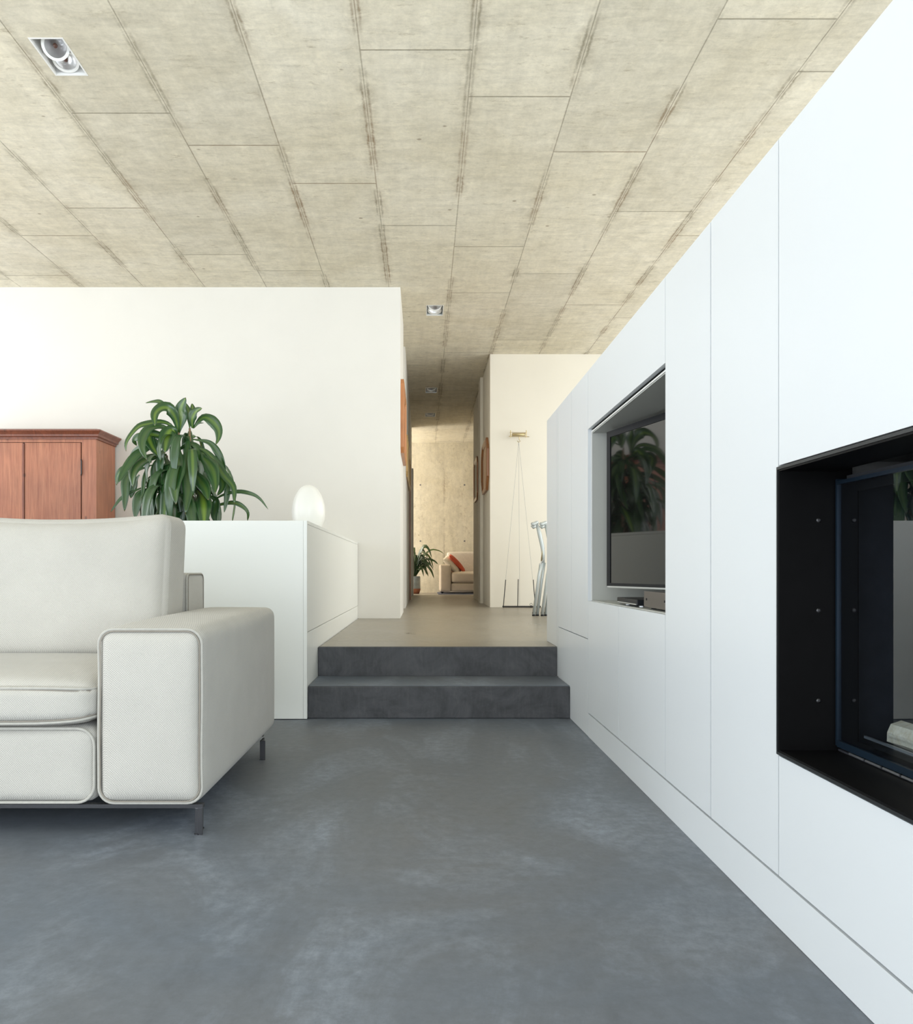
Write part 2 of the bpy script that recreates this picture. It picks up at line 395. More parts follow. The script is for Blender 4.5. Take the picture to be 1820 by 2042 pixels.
# ------------------------------------------------------------------ structure
XL, XE = -5.0, 4.0                      # outer limits of the house, left / right
YB = -3.0
D_W = 8.19                              # left back wall
D_K = 10.72                             # cream wall beside the hall
D_END = 18.1
def struct_box(name, boxes, mat, bevel=0.0):
    bm = bmesh.new()
    for b in boxes: box(bm, *b, bevel=bevel)
    return struct(obj(name, bm, mat))
struct_box('floor', [(XL-.2, XE, YB, dy(5.10), -0.2, 0)], M['floor'])
struct_box('floor_upper', [(-0.602, XR, dy(5.10), dy(5.52), 0.0, ZU),
                           (-0.602, XE, dy(5.525), dy(16.18), 0.0, ZU),
                           (XL, -1.062, dy(5.06), dy(16.18), 0.0, ZU),
                           (-1.062, -0.602, dy(D_W), dy(16.18), 0.0, ZU),
                           (-3.0, XE, dy(16.30), dy(D_END), 0.0, ZU)], M['floor_up'])
st = thing('staircase', 'two dark grey concrete steps between the white low cabinet and wall unit', 'stairs')
bm = bmesh.new(); box(bm, -0.611, XR-0.001, dy(4.643), dy(5.10), 0, 0.17, bevel=0.005); obj('step', bm, M['riser'], st)
bm = bmesh.new(); box(bm, -0.611, XR-0.001, dy(5.085), dy(5.10)+0.02, 0.17, ZU+0.001, bevel=0.004); obj('step', bm, M['riser'], st)
# tread surface of first step in the floor finish
bbox('tread', (-0.609, XR-0.003, dy(4.643)+0.006, dy(5.085), 0.1705, 0.1725), M['floor'], st)
struct_box('trim_threshold', [(-0.6, 2.6, dy(16.18), dy(16.30), 0.0, ZU+0.004)], M['threshold'])

# ceiling: cast concrete panels with recesses for the lamps
LAMPS = [(-1.965, -1.790, 1750*2.65/1064, 1750*2.65/988.5)]
for dn in (8.74, 12.68, 14.70): LAMPS.append((0.028, 0.204, dn, dn+0.36))
HOLES = [(a, b, dy(c), dy(d)) for a, b, c, d in LAMPS]
def ceiling():
    xs = [-3.18, -2.605, -2.035, -1.463, -.895, -.322, .25, .82, 1.41, 1.985]
    while xs[0] > XL: xs.insert(0, xs[0]-0.572)
    while xs[-1] < XE: xs.append(xs[-1]+0.572)
    known = {-3.18: [470], -2.605: [415], -2.035: [226, 508], -1.463: [290, 540], -.895: [366], -.322: [100, 450, 622, 728, 798, 835],
             .25: [193, 492, 584, 703, 779, 808, 847], .82: [303, 546, 678], 1.41: [38, 422, 608], 1.985: [143, 470, 634]}
    rnd = random.Random(4)
    bm = bmesh.new(); u1 = bm.loops.layers.uv.new('near'); u2 = bm.loops.layers.uv.new('far')
    tone = bm.faces.layers.float.new('tone')
    for x0, x1 in zip(xs, xs[1:]):
        key = next((k for k in known if abs(k-x0) < 1e-3), None)
        ys = [dy(1750*2.65/(1139-p)) for p in known[key]] if key is not None else [rnd.uniform(3, 5)]
        ys.sort()
        while ys[0] > YB: ys.insert(0, ys[0]-2.05)
        while ys[-1] < dy(D_END): ys.append(ys[-1]+(2.05 if ys[-1] < 9 else 0.9))
        for y0, y1 in zip(ys, ys[1:]):
            tn = rnd.random()
            ry = sorted({y0, y1} | {v for h in HOLES for v in h[2:] if y0 < v < y1 and h[0] < x1 and h[1] > x0})
            rx = sorted({x0, x1} | {v for h in HOLES for v in h[:2] if x0 < v < x1 and h[2] < y1 and h[3] > y0})
            for a, b in zip(ry, ry[1:]):
                for c, d in zip(rx, rx[1:]):
                    mx, my = (c+d)/2, (a+b)/2
                    if any(h[0] < mx < h[1] and h[2] < my < h[3] for h in HOLES): continue
                    f = bm.faces.new([bm.verts.new(p) for p in ((c, a, ZC), (c, b, ZC), (d, b, ZC), (d, a, ZC))])
                    f[tone] = tn
                    for l in f.loops:
                        l[u1].uv = (l.vert.co.x-x0, l.vert.co.y-y0); l[u2].uv = (x1-l.vert.co.x, y1-l.vert.co.y)
    me = bpy.data.meshes.new('ceiling'); bm.to_mesh(me); bm.free()
    struct(link('ceiling', me, M['concrete']))
ceiling()
struct_box('ceiling_slab', [(XL-.2, XE+.2, YB, dy(D_END)+.2, ZC+0.16, ZC+0.36)], M['gap'])

struct_box('wall_left', [(XL, -0.215, dy(D_W), dy(9.45), ZU, ZC), (XL, -0.215, dy(10.36), dy(16.18), ZU, ZC)], M['wall'])
struct_box('wall_side_passage', [(-1.6, -1.5, dy(9.45), dy(10.36), ZU, ZC)], M['wall'])
struct_box('wall_right', [(0.815, XE, dy(D_K), dy(14.3), ZU, ZC)], M['hallwall'])
def far_wall():
    bm = bmesh.new(); u1 = bm.loops.layers.uv.new('near'); u2 = bm.loops.layers.uv.new('far'); tone = bm.faces.layers.float.new('tone')
    y = dy(D_END); rnd = random.Random(2)
    xs = [-3.0, -1.9, 0.43, 1.9, 4.0]; zs = [ZU, 1.9, ZC]
    for x0, x1 in zip(xs, xs[1:]):
        for z0, z1 in zip(zs, zs[1:]):
            f = bm.faces.new([bm.verts.new(p) for p in ((x0, y, z0), (x1, y, z0), (x1, y, z1), (x0, y, z1))]); f[tone] = rnd.random()
            for l in f.loops:
                l[u1].uv = (l.vert.co.x-x0+0.01, l.vert.co.z-z0+0.01); l[u2].uv = (x1-l.vert.co.x+.01, z1-l.vert.co.z+.01)
    me = bpy.data.meshes.new('wall_back'); bm.to_mesh(me); bm.free()
    o = struct(link('wall_back', me, M['concrete']))
    bm = bmesh.new()
    for px, py in ((926, 967), (926, 1079), (838, 967), (838, 1079)):
        p = at(px, py, D_END); q = p.copy(); q.y += 0.0
        lathe(bm, [(0, 0.0), (0.018, 0.0), (0.018, 0.004), (0, 0.004)], p-Vector((0, 0.004, 0)), 12, Matrix.Rotation(-pi/2, 3, 'X'))
    obj('tie_hole', bm, M['gap'], o)
far_wall()
struct_box('wall_far_room', [(XE-.1, XE, dy(14.3), dy(D_END), ZU, ZC), (-3.0, -2.9, dy(16.18), dy(D_END), ZU, ZC)], M['hallwall'])
struct_box('wall_kitchen', [(XE, XE+.1, YB, dy(2.6), 0, ZC), (XE, XE+.1, dy(2.6), dy(D_K), 0, 0.9), (XE, XE+.1, dy(2.6), dy(D_K), 3.3, ZC)], M['wall'])
struct_box('wall_rear', [(0.75, 0.95, YB-.1, YB, 0, 3.3), (3.65, XE, YB-.1, YB, 0, 3.3), (XL, XE, YB-.1, YB, 3.3, ZC)], M['wall'])
struct_box('wall_side', [(XL-.1, XL, YB, dy(4.4), 3.3, ZC), (XL-.1, XL, dy(4.0), dy(5.2), 0, 3.3), (XL-.1, XL, dy(5.2), dy(8.0), 0, 0.5), (XL-.1, XL, dy(8.0), dy(16.2), 0, ZC), (XL-.1, XL, dy(4.4), dy(8.0), 3.3, ZC)], M['wall'])
# door linings along the hall
struct_box('trim_1', [(0.778, 0.8145, dy(12.0), dy(12.36), ZU, ZC)], M['hallwall'])
struct_box('trim_2', [(-0.2145, -0.192, dy(13.45), dy(13.75), ZU, 2.42)], M['brown_wood'])
struct_box('trim_3', [(-0.2145, -0.180, dy(15.7), dy(16.1), ZU, 2.62)], M['threshold'])

# ------------------------------------------------------------------ white wall unit on the right
WU = thing('wall_unit', 'long white lacquered wall unit along the right with television niche and fireplace opening', 'cabinet')
ZT = E + XR/.822
XBK = XR+0.70
N0, N1, NZ0, NZ1 = 2.817, 4.14, 0.642, 1.447      # niche
F0, F1, FZ0, FZ1 = 0.90, 1.918, 0.381, 1.007      # fireplace
T = 0.018
cx0 = XR+T+0.002
bm = bmesh.new()
for b in [(cx0, XBK, 0.3, dy(F0), 0, ZT-.02), (cx0, XBK, dy(F0), dy(F1), 0, FZ0-0.012), (cx0, XBK, dy(F0), dy(F1), FZ1+0.012, ZT-.02),
          (cx0, XBK, dy(F1)+0.012, dy(N0)-.02, 0, ZT-.02), (cx0, XBK, dy(N0)-.02, dy(N1)+.02, 0, NZ0-0.02), (cx0, XBK, dy(N0)-.02, dy(N1)+.02, NZ1+0.02, ZT-.02),
          (XBK-.02, XBK, dy(N0)-.02, dy(N1)+.02, NZ0-.02, NZ1+.02), (XBK-.02, XBK, dy(F0), dy(F1)+.012, FZ0-.012, FZ1+.012),
          (cx0, XBK, dy(N1)+.02, dy(5.095), 0, ZT-.02), (cx0, XBK, dy(5.095), dy(5.50), ZU, ZT-.02)]:
    box(bm, *b)
obj('carcass', bm, M['carcass'], WU)
g2 = 0.0021
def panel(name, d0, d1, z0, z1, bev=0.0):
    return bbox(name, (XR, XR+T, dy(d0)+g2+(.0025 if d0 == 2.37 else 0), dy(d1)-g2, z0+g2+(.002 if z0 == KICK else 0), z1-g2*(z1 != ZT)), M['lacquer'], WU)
KICK = 0.111
bbox('plinth', (XR, XR+T, 0.3, dy(4.14)-g2, 0.001, KICK-g2), M['lacquer'], WU)
panel('panel', 0.3/KF, F0, KICK, ZT)
panel('panel', F0, F1, KICK, FZ0-0.002)
panel('panel', F0, F1, FZ1+0.002, ZT)
panel('door', F1, 2.37, KICK, ZT)
panel('door', 2.37, N0, KICK, ZT)
panel('door', N0, 3.49, KICK, NZ0)
panel('door', 3.49, N1, KICK, NZ0)
panel('panel', N0, N1, NZ1, ZT)
panel('panel', N1, 5.05, 0.0, 0.46)
panel('door', N1, 4.6, 0.46, ZT); panel('door', 4.6, 5.05, 0.46, ZT)
panel('panel', 5.05, 5.095, 0.172, ZT)
panel('panel', 5.095, 5.50, ZU, ZT)
bbox('end_panel', (XR, XBK, dy(5.50), dy(5.515), ZU, ZT), M['lacquer'], WU, bevel=0.001)
bbox('top_panel', (XR+T, XBK, 0.3, dy(5.50), ZT-0.019, ZT-.0005), M['lacquer'], WU, bevel=0.001)
# niche lining (a box with a thin front edge, set back from the door faces)
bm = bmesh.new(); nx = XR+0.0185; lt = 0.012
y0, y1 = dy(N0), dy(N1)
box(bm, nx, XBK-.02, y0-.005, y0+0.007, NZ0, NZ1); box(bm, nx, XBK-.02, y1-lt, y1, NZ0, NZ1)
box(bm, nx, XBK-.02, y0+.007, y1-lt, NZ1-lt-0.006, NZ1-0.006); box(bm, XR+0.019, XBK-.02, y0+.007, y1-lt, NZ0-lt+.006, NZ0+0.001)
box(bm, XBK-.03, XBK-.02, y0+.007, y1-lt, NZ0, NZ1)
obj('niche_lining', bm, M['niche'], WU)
bm = bmesh.new()
box(bm, nx-0.004, nx-0.0005, y1-lt, y1-0.006, NZ0, NZ1-0.006); box(bm, nx-0.004, nx-0.0005, y0, y1-lt, NZ1-lt-0.002, NZ1-0.008)
obj('niche_edge', bm, M['white_metal'], WU)

# ------------------------------------------------------------------ television on a swivel arm, turned towards the room
TV = thing('television', 'flat black television angled in the niche of the white wall unit', 'television')
a = at(1211, 1139, 4.00); b = at(1326, 1139, 3.505)
dirv = Vector((b.x-a.x, b.y-a.y, 0)).normalized(); nrm = Vector((-abs(dirv.y), -abs(dirv.x), 0)).normalized()
zt0, zt1 = E-30*4.0/1750, E+277*4.0/1750
R = Matrix((( dirv.x, -nrm.x, 0, 0), (dirv.y, -nrm.y, 0, 0), (0, 0, 1, 0), (0, 0, 0, 1)))
R.translation = Vector((a.x, a.y, 0))
def tvbox(name, u0, u1, v0, v1, z0, z1, mat, bev=0.002, par=TV):
    bm = bmesh.new(); box(bm, u0, u1, v0, v1, z0, z1, bevel=bev); bm.transform(R); return obj(name, bm, mat, par)
TWD = 1.02
bm = bmesh.new(); bz = 0.030
box(bm, 0, TWD, 0.002, 0.030, zt0, zt1, bevel=0.003)
bm.transform(R); obj('casing', bm, M['dark_plastic'], TV)
bm = bmesh.new()
for b_ in ((0, bz, zt0, zt1), (TWD-bz, TWD, zt0, zt1), (bz, TWD-bz, zt1-bz*.9, zt1), (bz, TWD-bz, zt0, zt0+bz*.5)): box(bm, b_[0], b_[1], -0.004, 0.0015, b_[2], b_[3])
bm.transform(R); obj('bezel', bm, M['dark_plastic'], TV)
tvbox('screen', bz, TWD-bz, -0.0008, 0.0012, zt0+bz*.5, zt1-bz*.9, M['screen'], 0)
tvbox('bottom_strip', 0.006, TWD-0.006, -0.006, 0.0, zt0-0.006, zt0+0.002, M['silver'], 0.001)
tvbox('wall_bracket', 0.42, 0.56, 0.031, 0.06, 0.95, 1.2, M['dark_plastic'])
bm = bmesh.new(); p = R @ Vector((0.49, 0.05, 1.07)); tube(bm, [p, (p.x+.05, p.y+.05, 1.07), (XBK-.032, p.y+.05, 1.07)], 0.016); obj('swivel_arm', bm, M['dark_plastic'], TV)

# devices on the niche floor
MP = thing('media_player', 'flat black media player lying on the niche floor left of the grey box', 'player')
zb = NZ0+0.0015
bbox('case', (0.803, 1.02, dy(3.20)+0.09, dy(3.64), zb+0.006, zb+0.029), M['dark_plastic'], MP, 0.003)
for xx in (0.83, 0.99):
    for yy in (dy(3.20)+0.12, dy(3.55)):
        bm = bmesh.new(); lathe(bm, [(0, 0), (0.012, 0), (0.012, 0.007), (0, 0.007)], Vector((xx, yy, zb)), 12); obj('foot', bm, M['silver'], MP)
bbox('front_trim', (0.800, 0.803, dy(3.20)+0.10, dy(3.62), zb+0.009, zb+0.013), M['silver'], MP)
AM = thing('amplifier', 'small dark grey metal amplifier box with screws under the television', 'amplifier')
bbox('case', (0.815, 0.99, dy(2.90), dy(3.20), zb+0.008, zb+0.062), M['device_grey'], AM, 0.002)
bbox('front_plate', (0.806, 0.815, dy(2.89), dy(3.21), zb+0.006, zb+0.064), M['device_front'], AM, 0.002)
bbox('side_plate', (0.83, 0.96, dy(3.20), dy(3.20)+0.002, zb+0.014, zb+0.056), M['device_grey'], AM)
for i, (yy, zz) in enumerate(((dy(3.17), 0.035), (dy(2.93), 0.035))):
    bm = bmesh.new(); lathe(bm, [(0, 0), (0.004, 0), (0.004, 0.003), (0, 0.003)], Vector((0.803, yy, zb+zz)), 12, Matrix.Rotation(pi/2, 3, 'Y')); obj('screw', bm, M['screw'], AM)
for xx in (0.83, 0.97):
    for yy in (dy(2.93), dy(3.16)):
        bm = bmesh.new(); lathe(bm, [(0, 0), (0.010, 0), (0.010, 0.009), (0, 0.009)], Vector((xx, yy, zb)), 12); obj('foot', bm, M['dark_plastic'], AM)

# ------------------------------------------------------------------ fireplace insert
FP = thing('fireplace', 'black steel built in fireplace with a dark glass door in the white wall unit', 'fireplace')
XG = 0.897
ya, yb = dy(F0)+.004, dy(F1)
t = 0.010
bm = bmesh.new()
box(bm, XR-0.003, XG, ya, yb-t, FZ1-t, FZ1); box(bm, XR-0.003, XG+.02, ya, yb-t, FZ0, FZ0+t)
box(bm, XR-0.003, XG+.035, yb-t, yb, FZ0, FZ1); box(bm, XR-0.003, XG+.02, ya-t*.3, ya, FZ0, FZ1)
obj('surround', bm, M['black_steel'], FP)
bm = bmesh.new(); e = 0.006
box(bm, XR-0.005, XR-0.0032, ya, yb, FZ1-e, FZ1); box(bm, XR-0.005, XR-0.0032, ya, yb, FZ0, FZ0+e); box(bm, XR-0.005, XR-0.0032, yb-e*.7, yb, FZ0+e, FZ1-e)
obj('edge_trim', bm, M['edge_steel'], FP)
for py in (1038, 1217, 1396):
    p = at(1628, py, F1); bm = bmesh.new()
    lathe(bm, [(0, 0), (0.0025, 0), (0.0055, 0.0008), (0.0055, 0.0016), (0, 0.0016)], Vector((p.x, yb-t-0.0012, p.z)), 14, Matrix.Rotation(-pi/2, 3, 'X'))
    obj('screw', bm, M['screw'], FP, True)
# glass door
dr_y = yb-t-0.004; gz0, gz1 = FZ0+0.034, FZ1-0.040
bm = bmesh.new()
box(bm, XG-0.004, XG+0.012, dr_y-0.006, dr_y, gz0-.012, gz1+.012)
box(bm, XG-0.004, XG+0.012, ya+.01, dr_y-.006, gz0-0.014, gz0); box(bm, XG-0.004, XG+0.012, ya+.01, dr_y-.006, gz1, gz1+0.008)
DR = obj('door', bm, M['blue_steel'], FP)
bbox('glass_pane', (XG, XG+0.004, ya+.01, dr_y-0.006, gz0, gz1), M['fire_glass'], DR)
# printed black border just behind the pane
bm = bmesh.new()
box(bm, XG+.006, XG+.0085, dr_y-0.07, dr_y-.006, gz0, gz1); box(bm, XG+.006, XG+.0085, ya, dr_y-.07, gz0, gz0+0.010); box(bm, XG+.006, XG+.0085, ya, dr_y-.07, gz1-0.02, gz1)
obj('glass_border', bm, M['black_steel'], DR)
bm = bmesh.new(); box(bm, XG+.011, XG+.016, ya, dr_y-.085, .436, .441); obj('log_bar', bm, M['silver'], FP)
# air slots beneath the door
bm = bmesh.new(); box(bm, XG+0.002, XG+.03, ya, dr_y, FZ0+t, gz0-.02); obj('air_channel', bm, M['firebrick'], FP)
bm = bmesh.new()
yy = dr_y-0.05
while yy > ya+0.1:
    box(bm, XG-0.002, XG+0.001, yy-0.055, yy, FZ0+t+0.003, FZ0+t+0.007); yy -= 0.062
obj('air_grille', bm, M['silver'], FP)
bm = bmesh.new()   # firebox shell
bx1 = XBK-.03
box(bm, XG+.02, bx1, yb-t-.02, yb-t-.005, FZ0+.02, FZ1-.02); box(bm, XG+.02, bx1, ya, ya+.012, FZ0+.02, FZ1-.02)
box(bm, bx1-.015, bx1, ya+.012, yb-t-.02, FZ0+.02, FZ1-.02); box(bm, XG+.02, bx1, ya+.012, yb-t-.02, FZ0+.012, FZ0+.032); box(bm, XG+.02, bx1, ya+.012, yb-t-.02, FZ1-.035, FZ1-.02)
obj('firebox', bm, M['firebrick'], FP)
def log_mesh(p0, p1, r, seed):
    rnd = random.Random(seed); bm = bmesh.new(); p0 = Vector(p0); p1 = Vector(p1); n = 7
    prof = [r*rnd.uniform(0.7, 1.15) for _ in range(n)]; ax = (p1-p0).normalized(); u = ax.orthogonal().normalized(); s = ax.cross(u); rings = []
    for k in range(9):
        q = p0.lerp(p1, k/8)
        rings.append([bm.verts.new(q+(u*cos(2*pi*j/n)+s*sin(2*pi*j/n))*prof[j]*rnd.uniform(.93, 1.05)+ax*(rnd.uniform(-.008, .008) if k in (0, 8) else 0)) for j in range(n)])
    for A, B in zip(rings, rings[1:]):
        for j in range(n): bm.faces.new([A[j], A[(j+1) % n], B[(j+1) % n], B[j]])
    bm.faces.new(rings[0]); bm.faces.new(rings[-1]); return bm
lg = obj('firewood_log', log_mesh((.975, 1.655, .446), (1.0, 1.22, .446), .030, 3), M['log'])
tag(lg, 'pale split log lying behind the fireplace glass', 'log')

# ------------------------------------------------------------------ low white cabinet (parapet) beside the steps
LC = thing('low_cabinet', 'low white L shaped cabinet wall beside the steps behind the sofa', 'cabinet')
pT = 1.046; pX = -0.611; pD = 4.61
bm = bmesh.new()
box(bm, XL+.01, -1.07, dy(pD)+.02, dy(5.04), 0.0, pT-.02); box(bm, -1.06, pX-.02, dy(pD)+.02, dy(D_W)-.002, 0.0, pT-.02)
obj('carcass', bm, M['carcass'], LC)
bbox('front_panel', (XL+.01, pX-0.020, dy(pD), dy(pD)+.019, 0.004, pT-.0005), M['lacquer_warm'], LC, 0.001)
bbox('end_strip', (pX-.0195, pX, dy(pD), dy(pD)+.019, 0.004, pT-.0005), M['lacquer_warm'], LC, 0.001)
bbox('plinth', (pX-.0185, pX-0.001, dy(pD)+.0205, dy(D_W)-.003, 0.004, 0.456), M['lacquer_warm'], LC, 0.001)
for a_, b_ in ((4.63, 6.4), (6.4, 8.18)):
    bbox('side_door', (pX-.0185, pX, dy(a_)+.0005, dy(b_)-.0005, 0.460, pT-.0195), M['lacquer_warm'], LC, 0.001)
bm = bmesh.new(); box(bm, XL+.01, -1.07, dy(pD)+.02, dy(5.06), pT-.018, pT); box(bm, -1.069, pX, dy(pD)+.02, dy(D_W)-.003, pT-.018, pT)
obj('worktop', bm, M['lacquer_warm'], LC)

# egg shaped lamp
p = at(615, 1139, 6.45); ez0 = pT+.001; eh = at(0, 967, 6.45).z-ez0
bm = bmesh.new(); prof = []
for i in range(33):
    tt_ = i/32; an = pi*tt_
    zz = (1-cos(an))/2; r = 0.122*sin(an)**0.92*(1.0+0.10*cos(an))
    prof.append((max(r, 0 if i in (0, 32) else .001), zz*eh))
prof = [(0, 0.004), (0.05, 0.004)]+[q for q in prof if q[1] > 0.008 and q[0] > 0.0]+[(0, eh)]
EG = thing('egg_lamp', 'white egg shaped lamp standing on the low white cabinet', 'lamp')
lathe(bm, prof, Vector((p.x, p.y, ez0)), 48); obj('shade', bm, M['opal'], EG, True)
bm = bmesh.new(); lathe(bm, [(0, 0), (0.055, 0), (0.055, 0.006), (0, 0.006)], Vector((p.x, p.y, ez0-.001)), 32); obj('base', bm, M['white_metal'], EG)

# ------------------------------------------------------------------ armoire
AR = thing('armoire', 'antique reddish wooden armoire with two doors against the white wall', 'armoire')
ad0, ad1 = 7.69, 8.16
ax1 = (192-VX)/1750*ad0; ax0 = ax1-1.26; yf = dy(ad0); yk = dy(ad1)
zcorn = at(0, 876, ad0).z
bbox('body', (ax0, ax1, yf+.02, yk, ZU+.06, zcorn), M['mahogany'], AR, 0.002)
bm = bmesh.new()
dl0 = at(-60, 0, ad0).x; dm = at(48, 0, ad0).x; dr1 = at(163, 0, ad0).x; dz1 = at(0, 882, ad0).z; dz0 = ZU+.22
box(bm, ax0, dl0, yf, yf+.0198, ZU+.06, zcorn); box(bm, dr1, ax1, yf, yf+.0198, ZU+.06, zcorn)
box(bm, dl0, dr1, yf, yf+.0198, dz1, zcorn); box(bm, dl0, dr1, yf, yf+.0198, ZU+.06, dz0)
obj('face_frame', bm, M['mahogany'], AR)
bbox('door_gap_shade', (dl0, dr1, yf+.016, yf+.0196, dz0, dz1), M['rod_black'], AR)  # black sheet added behind the doors as shade in the gaps
for s_, e_ in ((dl0, dm), (dm, dr1)):
    dd = bbox('door', (s_+.006, e_-.008, yf-.004, yf+.015, dz0+.004, dz1-.004), M['mahogany'], AR, 0.003)
bm = bmesh.new(); box(bm, dm-.012, dm+.006, yf-.012, yf-.0045, dz0+.01, dz1-.01, bevel=.003); obj('centre_strip', bm, M['mahogany_dark'], AR)
for zz in (dz1-.22, dz0+.2):
    bm = bmesh.new(); tube(bm, [(dr1-.004, yf-.008, zz-.07), (dr1+.002, yf-.010, zz-.055), (dr1+.002, yf-.010, zz+.055), (dr1-.004, yf-.008, zz+.07)], .0055); obj('hinge', bm, M['rod_black'], AR)
# moulded cornice: profile swept round front and right side
prof = [(0.0, 0.0), (0.012, 0.0), (0.014, 0.016), (0.030, 0.022), (0.032, 0.038), (0.052, 0.060), (0.058, 0.064), (0.058, 0.074), (0.0, 0.090)]
zt_ = at(0, 853, ad0-.05).z; kz = (zt_-zcorn)/.090
bm = bmesh.new(); cols = []
for o_, z_ in prof:
    z = zcorn+z_*kz
    cols.append([bm.verts.new(q) for q in ((ax0-o_, yk, z), (ax0-o_, yf-o_, z), (ax1+o_, yf-o_, z), (ax1+o_, yk, z))])
for A, B in zip(cols, cols[1:]):
    for k in range(3): bm.faces.new([A[k], A[k+1], B[k+1], B[k]])
bm.faces.new([cols[-1][k] for k in range(4)]); bm.faces.new([cols[0][k] for k in range(4)])
for k in (0, 3): bm.faces.new([c_[k] for c_ in cols])
obj('cornice', bm, M['mahogany_dark'], AR)
for xx in (ax0+.05, ax1-.05):
    for yy in (yf+.06, yk-.06):
        bm = bmesh.new(); lathe(bm, [(0, 0), (.022, 0), (.035, .03), (.028, .06), (0, .06)], Vector((xx, yy, ZU)), 16); obj('foot', bm, M['mahogany_dark'], AR, True)

# ------------------------------------------------------------------ leaves
def leaf_on(bm, uvl, hl, pts, width, hue, rnd, face=None, fold=0.22, nseg=22, shape=0.55):
    """strap leaf: smooth spine through pts, elliptical width, folded midrib, wavy edge"""
    P = [Vector(q) for q in pts]
    P = [P[0]*2-P[1]]+P+[P[-1]*2-P[-2]]; S = []
    for i in range(1, len(P)-2):
        m = max(3, nseg//(len(P)-3))
        for k in range(m):
            t_ = k/m; a_, b_, c_, d_ = P[i-1:i+3]
            S.append(0.5*((2*b_)+(c_-a_)*t_+(2*a_-5*b_+4*c_-d_)*t_*t_+(3*b_-a_-3*c_+d_)*t_**3))
    S.append(P[-2]); n = len(S)-1; prev = None; ph = rnd.uniform(0, 6)
    L = [0]
    for a_, b_ in zip(S, S[1:]): L.append(L[-1]+(b_-a_).length)
    tw = rnd.uniform(-.5, .5)
    for i, s in enumerate(S):
        t_ = L[i]/L[-1]
        tg = (S[min(i+1, n)]-S[max(i-1, 0)]).normalized()
        ref = face if face is not None else Vector((0, -1, 0.35))
        side = tg.cross(ref)
        if side.length < 1e-3: side = tg.orthogonal()
        side.normalize(); side = Matrix.Rotation(tw*t_, 3, tg) @ side
        nr = side.cross(tg).normalized()
        if shape < 0.2: wv = sin(pi*min(1, t_**0.9))
        else: wv = (0.16+0.84*min(1, t_/0.45)**1.1)*min(1, ((1-t_)/0.42))**0.62
        wv = max(wv, 0.02)*width/2
        rip = 0.10*wv*sin(t_*13+ph)
        row = [bm.verts.new(s-side*wv+nr*(fold*wv+rip)), bm.verts.new(s-side*wv*.5+nr*fold*.35*wv), bm.verts.new(s),
               bm.verts.new(s+side*wv*.5+nr*fold*.35*wv), bm.verts.new(s+side*wv+nr*(fold*wv-rip))]
        if prev:
            for k in range(4):
                f = bm.faces.new([prev[0][k], prev[0][k+1], row[k+1], row[k]]); f[hl] = hue; f.smooth = True
                for l, (uu, vv) in zip(f.loops, ((k/4, prev[1]), ((k+1)/4, prev[1]), ((k+1)/4, t_), (k/4, t_))): l[uvl].uv = (uu, vv)
        prev = (row, t_)
def leafmesh():
    bm = bmesh.new(); return bm, bm.loops.layers.uv.new('leaf'), bm.faces.layers.float.new('hue')
def fin_leaves(name, bm, mat, parent):
    me = bpy.data.meshes.new(name); bm.to_mesh(me); bm.free()
    o = link(name, me, mat, parent); md = o.modifiers.new('thick', 'SOLIDIFY'); md.thickness = 0.0012; md.offset = 0
    return o

